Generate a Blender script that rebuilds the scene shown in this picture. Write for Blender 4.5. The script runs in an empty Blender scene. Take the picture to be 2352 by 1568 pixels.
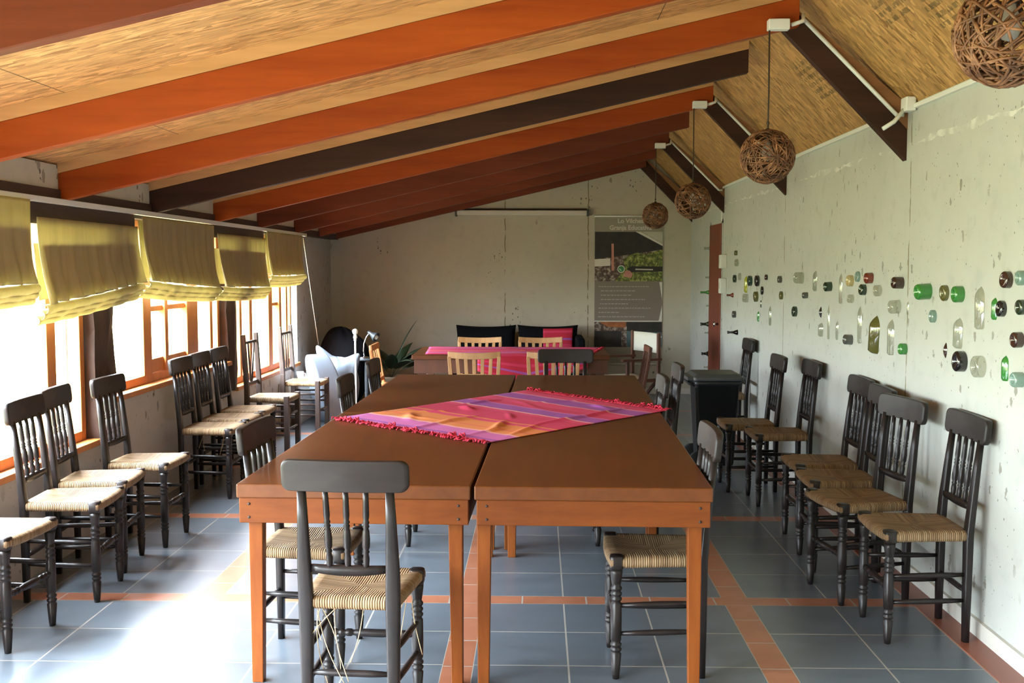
import bpy, bmesh, math, random
from mathutils import Vector, Matrix
PI = math.pi
R = math.radians
random.seed(7)
sc = bpy.context.scene
C = sc.collection

# ------------------------------------------------------------------ camera, world, exposure
cam_d = bpy.data.cameras.new('camera'); cam_d.sensor_width = 36.0; cam_d.lens = 2400 / 2352 * 36.0
cam_d.clip_start = 0.05
cam = bpy.data.objects.new('camera', cam_d); C.objects.link(cam)
cam.location = (0, 0, 1.57); cam.rotation_euler = (R(90 - 4.099), 0, R(1.4046))
sc.camera = cam
sc.view_settings.view_transform = 'Standard'; sc.view_settings.look = 'None'
sc.view_settings.gamma = 1; sc.view_settings.use_curve_mapping = False
sc.view_settings.exposure = 0.60
sc.cycles.max_bounces = 8; sc.cycles.diffuse_bounces = 6; sc.cycles.adaptive_threshold = .02; sc.cycles.glossy_bounces = 3
sc.cycles.transmission_bounces = 4; sc.cycles.transparent_max_bounces = 12
sc.cycles.caustics_reflective = True; sc.cycles.caustics_refractive = False
sc.cycles.use_denoising = True
sc.cycles.sample_clamp_indirect = 25

w = bpy.data.worlds.new('daylight'); sc.world = w; w.use_nodes = True
nt = w.node_tree; nt.nodes.clear()
tc = nt.nodes.new('ShaderNodeTexCoord'); sx = nt.nodes.new('ShaderNodeSeparateXYZ')
rp = nt.nodes.new('ShaderNodeValToRGB'); bg = nt.nodes.new('ShaderNodeBackground'); ow = nt.nodes.new('ShaderNodeOutputWorld')
mr = nt.nodes.new('ShaderNodeMapRange'); mr.inputs[1].default_value = -1; mr.inputs[2].default_value = 1
nt.links.new(tc.outputs['Generated'], sx.inputs[0]); nt.links.new(sx.outputs[2], mr.inputs[0]); nt.links.new(mr.outputs[0], rp.inputs[0])
nt.links.new(rp.outputs[0], bg.inputs[0]); nt.links.new(bg.outputs[0], ow.inputs[0])
e = rp.color_ramp.elements
def k3(c, k): return (c[0]*k, c[1]*k, c[2]*k, 1)
SKY = (.84, .94, 1.06)
e[0].position = 0.0; e[0].color = k3((.30, .34, .20), .28)                # lawn outside, seen below the horizon
e[1].position = 1.0; e[1].color = k3(SKY, 1.0)                            # overcast sky: zenith three times the horizon
for p, c in ((0.47, k3((.36, .41, .25), .30)), (0.505, k3((.80, .90, .80), .30)), (0.55, k3(SKY, .33)), (0.62, k3(SKY, .50)), (0.72, k3(SKY, .80)), (0.85, k3(SKY, .95))):
    k = e.new(p); k.color = c
bg.inputs[1].default_value = 84.0

def portal(y0, y1, z0, z1, x=-2.75):
    l = bpy.data.lights.new('window_daylight', 'AREA'); l.shape = 'RECTANGLE'
    l.size = z1 - z0; l.size_y = y1 - y0; l.cycles.is_portal = True
    o = bpy.data.objects.new('window_daylight', l); C.objects.link(o)
    o.location = (x, (y0 + y1) / 2, (z0 + z1) / 2); o.rotation_euler = (0, R(-90), 0)
BAYS = [(-1.55, 0.73, .10), (0.95, 3.32, .10), (3.56, 5.90, .58), (6.22, 8.46, .795), (8.74, 10.95, .56)]
HEAD = 1.87
for a, b, z in BAYS:
    portal(a, b, z, HEAD)

# ------------------------------------------------------------------ mesh helpers
class MB:
    def __init__(s): s.v = []; s.f = []; s.sm = []; s.uv = None
    def add(s, vs, fs, smooth=False):
        o = len(s.v); s.v += [tuple(v) for v in vs]; s.f += [tuple(i + o for i in f) for f in fs]; s.sm += [smooth] * len(fs); return s
    def hexa(s, p):   # bottom 4 ccw, top 4 ccw
        return s.add(p, [(3, 2, 1, 0), (4, 5, 6, 7), (0, 1, 5, 4), (1, 2, 6, 5), (2, 3, 7, 6), (3, 0, 4, 7)])
    def box(s, x0, x1, y0, y1, z0, z1):
        return s.hexa([(x0, y0, z0), (x1, y0, z0), (x1, y1, z0), (x0, y1, z0), (x0, y0, z1), (x1, y0, z1), (x1, y1, z1), (x0, y1, z1)])
    def beam(s, a, b, w, h, up=(0, 0, 1), w2=None, h2=None):
        a = Vector(a); b = Vector(b); d = (b - a).normalized(); u = Vector(up); r = d.cross(u).normalized(); u = r.cross(d)
        w2 = w if w2 is None else w2; h2 = h if h2 is None else h2
        p = [a - r*w/2 - u*h/2, a + r*w/2 - u*h/2, a + r*w/2 + u*h/2, a - r*w/2 + u*h/2]
        q = [b - r*w2/2 - u*h2/2, b + r*w2/2 - u*h2/2, b + r*w2/2 + u*h2/2, b - r*w2/2 + u*h2/2]
        return s.add(p + q, [(0, 1, 2, 3), (7, 6, 5, 4), (0, 4, 5, 1), (1, 5, 6, 2), (2, 6, 7, 3), (3, 7, 4, 0)])
    def lathe(s, prof, base=(0, 0, 0), axis=(0, 0, 1), n=14, smooth=True):
        ax = Vector(axis).normalized(); t = Vector((1, 0, 0)) if abs(ax.x) < .9 else Vector((0, 1, 0))
        u = ax.cross(t).normalized(); w_ = ax.cross(u); b = Vector(base); vs = []; fs = []
        for r, z in prof:
            for i in range(n):
                a = 2*PI*i/n; vs.append(b + ax*z + (u*math.cos(a) + w_*math.sin(a))*r)
        for j in range(len(prof)-1):
            for i in range(n):
                k = (i+1) % n; fs.append((j*n+i, j*n+k, (j+1)*n+k, (j+1)*n+i))
        if prof[0][0] > 1e-5: fs.append(tuple(reversed(range(n))))
        if prof[-1][0] > 1e-5: fs.append(tuple((len(prof)-1)*n+i for i in range(n)))
        return s.add(vs, fs, smooth)
    def tube(s, pts, r, n=8, closed=False, smooth=True):
        pts = [Vector(p) for p in pts]; m = len(pts); vs = []; fs = []
        rr = r if hasattr(r, '__len__') else [r]*m
        prev = None
        for i, p in enumerate(pts):
            if closed: d = (pts[(i+1) % m] - pts[i-1])
            else: d = pts[min(i+1, m-1)] - pts[max(i-1, 0)]
            d = d.normalized()
            if prev is None:
                t = Vector((0, 0, 1)) if abs(d.z) < .9 else Vector((1, 0, 0)); u = d.cross(t).normalized()
            else:
                u = (prev - d*prev.dot(d)); u = u.normalized() if u.length > 1e-6 else d.orthogonal().normalized()
            prev = u; v = d.cross(u)
            for k in range(n):
                a = 2*PI*k/n; vs.append(p + (u*math.cos(a) + v*math.sin(a))*rr[i])
        for i in range(m if closed else m-1):
            j = (i+1) % m
            for k in range(n):
                l = (k+1) % n; fs.append((i*n+k, i*n+l, j*n+l, j*n+k))
        if not closed:
            fs.append(tuple(reversed(range(n)))); fs.append(tuple((m-1)*n+k for k in range(n)))
        return s.add(vs, fs, smooth)
    def grid(s, fn, nu, nv, smooth=True, uv=True):
        vs = []; fs = []
        for j in range(nv+1):
            for i in range(nu+1): vs.append(fn(i/nu, j/nv))
        for j in range(nv):
            for i in range(nu):
                a = j*(nu+1)+i; fs.append((a, a+1, a+nu+2, a+nu+1))
        if uv: s.uv = [(i/nu, j/nv) for j in range(nv+1) for i in range(nu+1)]
        return s.add(vs, fs, smooth)
    def prism(s, poly, o, ax_u, ax_v, depth, smooth=False):
        o = Vector(o); u = Vector(ax_u); v = Vector(ax_v); d = Vector(depth); n = len(poly)
        vs = [o + u*a + v*b for a, b in poly] + [o + u*a + v*b + d for a, b in poly]
        fs = [tuple(reversed(range(n))), tuple(range(n, 2*n))] + [(i, (i+1) % n, (i+1) % n + n, i+n) for i in range(n)]
        return s.add(vs, fs, smooth)
    def loft(s, rings, smooth=True, cap=True):
        n = len(rings[0]); vs = [p for r in rings for p in r]; fs = []
        for j in range(len(rings)-1):
            for i in range(n):
                k = (i+1) % n; fs.append((j*n+i, j*n+k, (j+1)*n+k, (j+1)*n+i))
        if cap: fs.append(tuple(reversed(range(n)))); fs.append(tuple((len(rings)-1)*n+i for i in range(n)))
        return s.add(vs, fs, smooth)
    def mesh(s, name):
        me = bpy.data.meshes.new(name); me.from_pydata([tuple(v) for v in s.v], [], s.f)
        me.polygons.foreach_set('use_smooth', s.sm)
        if s.uv and len(s.uv) == len(s.v):
            l = me.uv_layers.new(name='UVMap')
            for lp in me.loops: l.data[lp.index].uv = s.uv[lp.vertex_index]
        bm = bmesh.new(); bm.from_mesh(me); bmesh.ops.recalc_face_normals(bm, faces=bm.faces); bm.to_mesh(me); bm.free()
        return me

def obj(name, mb, m, parent=None, bevel=0, seg=2, loc=None, solid=0, sub=0):
    me = mb.mesh(name) if isinstance(mb, MB) else mb
    if m is not None and len(me.materials) == 0: me.materials.append(m)
    o = bpy.data.objects.new(name, me); C.objects.link(o)
    if parent: o.parent = parent
    if loc: o.location = loc
    if solid: q = o.modifiers.new('thick', 'SOLIDIFY'); q.thickness = solid; q.offset = 0
    if sub: q = o.modifiers.new('sub', 'SUBSURF'); q.levels = sub; q.render_levels = sub
    if bevel: q = o.modifiers.new('edge', 'BEVEL'); q.width = bevel; q.segments = seg; q.limit_method = 'ANGLE'; q.angle_limit = R(40)
    return o
def tag(o, label, cat, group=None):
    o['label'] = label; o['category'] = cat
    if group: o['group'] = group
    return o
def thing(name, label, cat, loc=(0, 0, 0), rz=0, group=None):
    o = bpy.data.objects.new(name, None); C.objects.link(o); o.empty_display_size = .1
    o.location = loc; o.rotation_euler = (0, 0, rz); return tag(o, label, cat, group)
def struct(name, mb, m, parent=None, **k):
    o = obj(name, mb, m, parent, **k)
    if not parent: o['kind'] = 'structure'
    return o
def dup(root, loc, rz, label, group=None):
    r = root.copy(); C.objects.link(r); r.location = loc; r.rotation_euler = (0, 0, rz); r['label'] = label
    if group: r['group'] = group
    for ch in list(root.children):
        c = ch.copy(); C.objects.link(c); c.parent = r
        for g in list(ch.children):
            d = g.copy(); C.objects.link(d); d.parent = c
    return r
def ordinal(i): return ['first', 'second', 'third', 'fourth', 'fifth', 'sixth', 'seventh', 'eighth', 'ninth', 'tenth', 'eleventh', 'twelfth', 'thirteenth', 'fourteenth', 'fifteenth', 'sixteenth', 'seventeenth', 'eighteenth', 'nineteenth'][i]

# ------------------------------------------------------------------ materials
class NT:
    def __init__(s, name):
        s.m = bpy.data.materials.new(name); s.m.use_nodes = True; s.t = s.m.node_tree; s.b = s.t.nodes['Principled BSDF']; s.out = s.t.nodes['Material Output']
    def n(s, kind, **kw):
        x = s.t.nodes.new(kind)
        for k, v in kw.items(): setattr(x, k, v)
        return x
    def set(s, sock, v):
        if hasattr(v, 'is_linked') or isinstance(v, bpy.types.NodeSocket): s.t.links.new(v, sock)
        elif isinstance(v, (tuple, list)) and len(v) == 3 and sock.type == 'RGBA': sock.default_value = (*v, 1)
        else: sock.default_value = v
    def math(s, op, a, b=0, c=0):
        x = s.n('ShaderNodeMath', operation=op); s.set(x.inputs[0], a); s.set(x.inputs[1], b); s.set(x.inputs[2], c); return x.outputs[0]
    def mix(s, f, a, b, mode='MIX'):
        x = s.n('ShaderNodeMix', data_type='RGBA', blend_type=mode); s.set(x.inputs[0], f); s.set(x.inputs[6], a); s.set(x.inputs[7], b); return x.outputs[2]
    def ramp(s, f, stops, interp='LINEAR'):
        x = s.n('ShaderNodeValToRGB'); x.color_ramp.interpolation = interp; e = x.color_ramp.elements
        while len(e) > 1: e.remove(e[-1])
        e[0].position = stops[0][0]; e[0].color = (*stops[0][1], 1)
        for p, c in stops[1:]: k = e.new(p); k.color = (*c, 1)
        s.set(x.inputs[0], f); return x.outputs[0]
    def fac(s, f, lo, hi):   # smooth 0..1 step
        x = s.n('ShaderNodeMapRange', interpolation_type='SMOOTHSTEP'); s.set(x.inputs[0], f); s.set(x.inputs[1], lo); s.set(x.inputs[2], hi); return x.outputs[0]
    def co(s, scale=(1, 1, 1), rot=(0, 0, 0), kind='Object'):
        t = s.n('ShaderNodeTexCoord'); mp = s.n('ShaderNodeMapping'); mp.inputs['Scale'].default_value = scale; mp.inputs['Rotation'].default_value = rot
        s.t.links.new(t.outputs[kind], mp.inputs[0]); return mp.outputs[0]
    def noise(s, co, scale, detail=4, rough=.55):
        x = s.n('ShaderNodeTexNoise'); s.set(x.inputs['Vector'], co); x.inputs['Scale'].default_value = scale; x.inputs['Detail'].default_value = detail; x.inputs['Roughness'].default_value = rough; return x.outputs[0]
    def voro(s, co, scale, out='Color', feature='F1'):
        x = s.n('ShaderNodeTexVoronoi', feature=feature); s.set(x.inputs['Vector'], co); x.inputs['Scale'].default_value = scale; return x.outputs[out]
    def sep(s, v):
        x = s.n('ShaderNodeSeparateXYZ'); s.set(x.inputs[0], v); return x.outputs
    def bump(s, h, strength=.3, dist=.01):
        x = s.n('ShaderNodeBump'); x.inputs['Strength'].default_value = strength; x.inputs['Distance'].default_value = dist; s.set(x.inputs['Height'], h); s.t.links.new(x.outputs[0], s.b.inputs['Normal'])
    def col(s, c): s.set(s.b.inputs['Base Color'], c)
    def rough(s, r): s.set(s.b.inputs['Roughness'], r)

def plain(name, col, rough=.5, metal=0, var=.12, coat=0, scale=6):
    t = NT(name); n = t.noise(t.co(), scale)
    t.col(t.mix(n, tuple(c*(1-var) for c in col), tuple(min(1, c*(1+var)) for c in col))); t.rough(rough)
    t.b.inputs['Metallic'].default_value = metal; t.b.inputs['Coat Weight'].default_value = coat; t.b.inputs['Coat Roughness'].default_value = .1
    return t.m
def wood(name, c1, c2, rough=.45, scale=(2, 14, 14), knots=False, coat=0, bump=.1, cr=.15):
    t = NT(name); co = t.co(scale); n = t.noise(co, 1.6, 6, .6); n2 = t.noise(t.co((1, 1, 1)), 1.1, 3)
    c = t.ramp(n, [(.32, c1), (.68, c2)])
    c = t.mix(t.math('MULTIPLY', n2, .45), c, tuple(x*.55 for x in c1))
    if knots:
        d = t.voro(t.co((.55, 2.2, 2.2)), 1.6, 'Distance'); k = t.fac(d, .02, .07)
        c = t.mix(k, tuple(x*.18 for x in c1), c)
    t.col(c); t.rough(rough); t.bump(n, bump, .003)
    t.b.inputs['Coat Weight'].default_value = coat; t.b.inputs['Coat Roughness'].default_value = cr
    return t.m

M = {}
M['chair'] = wood('chair_dark_wood', (.011, .009, .009), (.022, .016, .015), .34, (10, 10, 3), bump=.04)
M['crest'] = wood('chair_crest_wood', (.016, .012, .011), (.028, .020, .018), .46, (3, 14, 14), bump=.05)
for k in ('chair', 'crest'): M[k].node_tree.nodes['Principled BSDF'].inputs['Specular IOR Level'].default_value = .32
M['plain_chair'] = wood('plain_chair_wood', (.04, .026, .022), (.085, .055, .045), .5, (10, 10, 3), bump=.06)
M['table_top'] = wood('table_top_varnish', (.105, .030, .006), (.155, .046, .010), .36, (9, 1.3, 9), coat=0, bump=.03, cr=.25)
M['apron'] = wood('table_apron_wood', (.130, .031, .005), (.200, .054, .009), .45, (2.5, 2.5, 14), knots=False, coat=0, bump=.05)
M['tleg'] = wood('table_leg_wood', (.165, .040, .006), (.25, .070, .011), .45, (14, 14, 2), coat=0, bump=.05)
M['rafter_orange'] = wood('rafter_orange_stain', (.29, .045, .004), (.42, .080, .008), .5, (.8, 10, 10), knots=True, bump=.06)
M['rafter_red'] = wood('rafter_red_stain', (.13, .030, .012), (.20, .046, .018), .5, (.8, 10, 10), knots=True, bump=.06)
M['rafter_dark'] = wood('rafter_dark_stain', (.032, .014, .009), (.065, .026, .016), .5, (.8, 10, 10), bump=.06)
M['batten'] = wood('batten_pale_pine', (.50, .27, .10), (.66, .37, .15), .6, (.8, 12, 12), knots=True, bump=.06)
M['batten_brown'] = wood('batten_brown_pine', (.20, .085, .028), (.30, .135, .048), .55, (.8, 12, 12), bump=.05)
M['post'] = wood('rough_dark_post', (.035, .018, .013), (.075, .040, .028), .8, (9, 9, 2), bump=.5)
M['plate'] = wood('dark_top_plate', (.04, .022, .018), (.08, .045, .035), .7, (9, 1.5, 9), bump=.2)
M['frame'] = wood('window_frame_orange', (.46, .15, .035), (.62, .23, .06), .5, (8, 8, 2), bump=.05)
M['light_wood'] = wood('light_chair_wood', (.52, .28, .115), (.68, .40, .18), .45, (10, 10, 3), bump=.04)
M['orange_wood'] = wood('orange_chair_wood', (.50, .20, .07), (.64, .28, .10), .45, (10, 10, 3), bump=.04)
M['red_shade_wood'] = wood('red_and_shaded_wood', (.10, .035, .018), (.16, .06, .03), .45, (10, 10, 3), bump=.04)  # red wood; also the shaded tone of the banner-end slat chair
M['door'] = wood('door_red_paint', (.17, .035, .017), (.23, .05, .024), .45, (6, 6, 1.5), bump=.06)
for k in ('table_top', 'apron', 'tleg'): M[k].node_tree.nodes['Principled BSDF'].inputs['Specular IOR Level'].default_value = .38
for k in ('rafter_orange', 'rafter_red', 'rafter_dark', 'apron', 'tleg'): M[k].node_tree.nodes['Principled BSDF'].inputs['Specular IOR Level'].default_value = .22
M['white'] = plain('white_plastic', (.72, .74, .70), .4, var=.03)
M['cream'] = plain('painted_baseboard', (.60, .59, .53), .6, var=.1)
M['black_plastic'] = plain('bin_black_plastic', (.010, .012, .014), .42, var=.2)
M['lid'] = plain('bin_lid_grey_plastic', (.045, .052, .050), .5, var=.15)
M['rubber'] = plain('black_rubber', (.01, .01, .01), .8)
M['black_cloth'] = plain('black_cloth', (.005, .005, .007), .9, var=.3, scale=30)
M['black_cloth'].node_tree.nodes['Principled BSDF'].inputs['Specular IOR Level'].default_value = .12
M['vinyl'] = plain('grey_blue_vinyl', (.21, .25, .31), .33, var=.1)
M['vinyl_dark'] = plain('dark_grey_vinyl', (.05, .057, .066), .38, var=.1)
M['chrome'] = plain('chrome_steel', (.62, .64, .66), .22, 1, var=.03)
M['canvas'] = plain('white_canvas', (.62, .62, .52), .8, var=.05, scale=40)
M['leaf'] = plain('dark_green_leaf', (.012, .026, .010), .42, var=.4)
M['stem'] = plain('green_stem', (.03, .05, .02), .5)
M['pot'] = plain('beige_pot', (.26, .20, .14), .7)
M['soil'] = plain('dark_soil', (.03, .02, .015), .95, var=.4)
M['straw'] = plain('straw_strand', (.50, .36, .20), .8, var=.2)
M['string'] = plain('white_string', (.66, .62, .54), .8)
M['cord'] = plain('brown_lamp_cord', (.05, .03, .018), .7)
M['fringe'] = plain('red_fringe_yarn', (.52, .022, .055), .85, var=.3, scale=40)
M['bulb'] = plain('frosted_bulb', (.75, .75, .72), .3, var=.02)
M['cup'] = plain('white_ceramic', (.78, .78, .76), .25, var=.02)

def mk_wicker():
    t = NT('brown_wicker'); n = t.noise(t.co(), 22, 3)
    t.col(t.ramp(n, [(.3, (.055, .022, .010)), (.5, (.17, .07, .03)), (.7, (.36, .17, .08))])); t.rough(.55); return t.m
M['wicker'] = mk_wicker()

def mk_rush():
    t = NT('woven_rush'); x, y, z = t.sep(t.co())[:3]
    y2 = t.math('MULTIPLY', y, 1.12)
    side = t.math('GREATER_THAN', t.math('ABSOLUTE', x), t.math('ABSOLUTE', y2))
    along = t.math('ADD', t.math('MULTIPLY', side, y), t.math('MULTIPLY', t.math('SUBTRACT', 1, side), x))
    wob = t.noise(t.co((1, 1, 1)), 14, 3)
    ph = t.math('ADD', t.math('MULTIPLY', along, 2*PI/.0085), t.math('MULTIPLY', wob, 2.6))
    wv = t.math('MULTIPLY_ADD', t.math('SINE', ph), .5, .5)
    cell = t.n('ShaderNodeTexWhiteNoise', noise_dimensions='1D'); t.set(cell.inputs[1], t.math('FLOOR', t.math('DIVIDE', ph, 2*PI)))
    c = t.ramp(cell.outputs[0], [(0, (.18, .105, .048)), (.5, (.26, .165, .08)), (1, (.35, .24, .13))])
    c = t.mix(t.math('MULTIPLY', t.math('SUBTRACT', 1, wv), .6), c, (.14, .08, .035))
    t.col(c); t.rough(.7); t.bump(wv, .7, .004); return t.m
M['rush'] = mk_rush()

def mk_osb(name, ang, tint, stamps=()):
    t = NT(name)
    def layer(rot, sc_, seed):
        mp = t.n('ShaderNodeMapping'); tcn = t.n('ShaderNodeTexCoord'); t.t.links.new(tcn.outputs['Object'], mp.inputs[0])
        mp.inputs['Rotation'].default_value = (0, 0, rot); mp.inputs['Scale'].default_value = (sc_[0], sc_[1], .01); mp.inputs['Location'].default_value = (seed, seed*1.7, 0)
        x = t.n('ShaderNodeTexVoronoi'); t.t.links.new(mp.outputs[0], x.inputs['Vector']); x.inputs['Scale'].default_value = 1
        s_ = t.n('ShaderNodeSeparateColor'); t.t.links.new(x.outputs['Color'], s_.inputs[0]); return s_.outputs
    k_ = 1 if not stamps else .75; q_ = 1 if not stamps else 1.7; j_ = 1 if not stamps else 2.0
    A = layer(ang, (10*q_, 50*k_), 0); B = layer(ang + .45*j_, (12*q_, 56*k_), 3.3); D = layer(ang - .5*j_, (11*q_, 60*k_), 9.1); E_ = layer(ang + .15*j_, (15*q_, 80*k_), 5.7)
    m1 = t.mix(t.math('GREATER_THAN', A[1], .5), A[0], B[0]); m2 = t.mix(t.math('GREATER_THAN', D[1], .62 if not stamps else .45), m1, D[0]); v = t.mix(t.math('GREATER_THAN', E_[1], .68 if not stamps else .55), m2, E_[0])
    c = t.ramp(v, [(0, tuple(q*k for q, k in zip(tint, (.50, .42, .32)))), (.22, tuple(q*.78 for q in tint)), (.6, tint), (.88, tuple(min(1, q*1.25) for q in tint)), (1, tuple(min(1, q*k) for q, k in zip(tint, (1.45, 1.5, 1.7))))])
    big = t.noise(t.co(), .8, 2); c = t.mix(t.math('MULTIPLY', big, .35), c, tuple(q*.7 for q in tint))
    x, y, z = t.sep(t.co())[:3]
    # board joints
    jy = t.math('ABSOLUTE', t.math('SUBTRACT', t.math('FRACT', t.math('DIVIDE', t.math('ADD', x, 3.06), 2.44)), .5))
    c = t.mix(t.math('LESS_THAN', jy, .0012), c, tuple(q*.25 for q in tint))
    for sx_, sy_, hx, hy in stamps:
        mx = t.math('LESS_THAN', t.math('ABSOLUTE', t.math('SUBTRACT', x, sx_)), hx); my = t.math('LESS_THAN', t.math('ABSOLUTE', t.math('SUBTRACT', y, sy_)), hy)
        ln = t.math('GREATER_THAN', t.math('SINE', t.math('MULTIPLY', x, 190)), -.1); nz = t.math('GREATER_THAN', t.noise(t.co((16, 40, 16)), 1, 3), .48)
        k = t.math('MULTIPLY', t.math('MULTIPLY', mx, my), t.math('MULTIPLY', ln, nz))
        c = t.mix(t.math('MULTIPLY', k, .55), c, (.05, .045, .02))
    t.col(c); t.rough(.55); t.bump(v, .22, .004); return t.m
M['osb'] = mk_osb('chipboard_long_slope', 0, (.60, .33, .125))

def mk_plaster(name, base, seam_x=None, specks=.5, joints=(), joint_axis=1, band=None):
    t = NT(name); co = t.co(); x, y, z = t.sep(co)[:3]
    n = t.noise(co, 1.3, 5); n2 = t.noise(co, 9, 5)
    c = t.mix(n, tuple(q*.86 for q in base), tuple(min(1, q*1.1) for q in base))
    c = t.mix(t.math('MULTIPLY', t.fac(n2, .5, .75), .35), c, tuple(q*.72 for q in base))
    nsp = t.noise(co, 2.2, 3); vn = t.n('ShaderNodeTexVoronoi'); t.set(vn.inputs['Vector'], t.co((1, 1, .75))); vn.inputs['Scale'].default_value = 30; d = vn.outputs['Distance']; rs = t.sep(vn.outputs['Color'])[0]; dv = t.noise(co, 55, 2)
    sp = t.math('MULTIPLY', t.math('LESS_THAN', t.math('ADD', d, t.math('MULTIPLY', dv, .3)), t.math('MULTIPLY_ADD', t.math('POWER', rs, 2), .34, .18)), t.fac(nsp, .56 - specks*.24, .62))
    c = t.mix(t.math('MULTIPLY', sp, .8), c, (.07, .06, .045))
    vm = t.n('ShaderNodeTexVoronoi'); t.set(vm.inputs['Vector'], t.co((1, 1, .5), (.25, 0, 0))); vm.inputs['Scale'].default_value = 11; d2 = vm.outputs['Distance']; r2 = t.sep(vm.outputs['Color'])[0]; s2 = t.math('MULTIPLY', t.math('LESS_THAN', t.math('ADD', d2, t.math('MULTIPLY', dv, .25)), t.math('MULTIPLY_ADD', t.math('POWER', r2, 2), .24, .14)), t.fac(nsp, .52 - specks*.15, .58))
    c = t.mix(t.math('MULTIPLY', s2, .6), c, (.12, .095, .06))
    a = y if joint_axis == 1 else x
    for j in joints:
        wob = t.math('MULTIPLY', t.math('SUBTRACT', t.noise(co, 6, 3), .5), .03)
        k = t.math('LESS_THAN', t.math('ABSOLUTE', t.math('SUBTRACT', t.math('ADD', a, wob), j)), .006)
        c = t.mix(t.math('MULTIPLY', k, t.fac(n2, .42, .55)), c, (.20, .17, .10))
    if band:
        wob = t.math('MULTIPLY', t.math('SUBTRACT', t.noise(co, 7, 5), .5), .06)
        k = t.math('LESS_THAN', t.math('ABSOLUTE', t.math('SUBTRACT', t.math('ADD', z, wob), band)), t.math('MULTIPLY', t.fac(t.noise(co, 3, 3), .35, .7), .022))
        c = t.mix(t.math('MULTIPLY', k, t.math('MULTIPLY', t.fac(n2, .38, .62), .6)), c, (.80, .80, .74))
    t.col(c); t.rough(.85); t.bump(t.math('ADD', n2, t.math('MULTIPLY', n, .5)), .35, .01); return t.m
M['wall_r'] = mk_plaster('bottle_wall_plaster', (.475, .495, .455), specks=.9, joints=(5.36, 8.04), band=2.185)
M['wall_f'] = mk_plaster('gable_wall_plaster', (.50, .475, .385), specks=-.2, joints=(-.40, .62), joint_axis=0)
M['wall_l'] = mk_plaster('window_wall_plaster', (.52, .48, .43), specks=.5)

def mk_floor():
    t = NT('slate_tile_floor'); x, y, z = t.sep(t.co())[:3]
    PX, SX, TX = 1.2475, .118, (1.2475 - .118)/3
    PY, SY, TY = 1.626, .110, (1.626 - .110)/4
    u = t.math('MULTIPLY', t.math('FRACT', t.math('DIVIDE', t.math('ADD', x, .371 + 4*PX), PX)), PX)
    v = t.math('MULTIPLY', t.math('FRACT', t.math('DIVIDE', t.math('SUBTRACT', y, 4.782 - 6*PY), PY)), PY)
    stx = t.math('LESS_THAN', u, SX); sty = t.math('LESS_THAN', v, SY)
    tu = t.math('DIVIDE', t.math('SUBTRACT', u, SX), TX); tv = t.math('DIVIDE', t.math('SUBTRACT', v, SY), TY)
    def line(q, size, g=.0035):
        fr = t.math('FRACT', q); dd = t.math('MULTIPLY', t.math('MINIMUM', fr, t.math('SUBTRACT', 1, fr)), size); return t.math('LESS_THAN', dd, g)
    strip = t.math('MAXIMUM', stx, sty)
    gx = line(tu, TX); gy = line(tv, TY)
    gtile = t.math('MULTIPLY', t.math('MAXIMUM', gx, gy), t.math('SUBTRACT', 1, strip))
    gs1 = t.math('MULTIPLY', stx, line(t.math('DIVIDE', v, TY*.75), TY*.75)); gs2 = t.math('MULTIPLY', t.math('MULTIPLY', sty, t.math('SUBTRACT', 1, stx)), line(t.math('DIVIDE', u, TX*.8), TX*.8))
    grout = t.math('MAXIMUM', gtile, t.math('MAXIMUM', gs1, gs2))
    cb = t.n('ShaderNodeCombineXYZ'); t.set(cb.inputs[0], t.math('ADD', t.math('FLOOR', tu), t.math('MULTIPLY', t.math('FLOOR', t.math('DIVIDE', t.math('ADD', x, .371 + 4*PX), PX)), 7))); t.set(cb.inputs[1], t.math('ADD', t.math('FLOOR', tv), t.math('MULTIPLY', t.math('FLOOR', t.math('DIVIDE', t.math('SUBTRACT', y, 4.782 - 6*PY), PY)), 7)))
    wn = t.n('ShaderNodeTexWhiteNoise', noise_dimensions='2D'); t.set(wn.inputs[0], cb.outputs[0])
    n = t.noise(t.co((1, 2.4, 1)), 3.5, 6, .6)
    slate = t.mix(n, (.070, .088, .108), (.145, .170, .198)); slate = t.mix(t.math('MULTIPLY', wn.outputs[0], .35), slate, (.095, .105, .118))
    terra = t.mix(t.noise(t.co((3, 3, 3)), 3, 4), (.25, .085, .045), (.42, .17, .095))
    c = t.mix(strip, slate, terra); c = t.mix(grout, c, (.34, .32, .28))
    t.col(c)
    t.rough(.28); t.b.inputs['Specular IOR Level'].default_value = 1.0
    t.bump(t.math('SUBTRACT', 1, grout), .2, .003); return t.m
M['floor'] = mk_floor()

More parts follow.
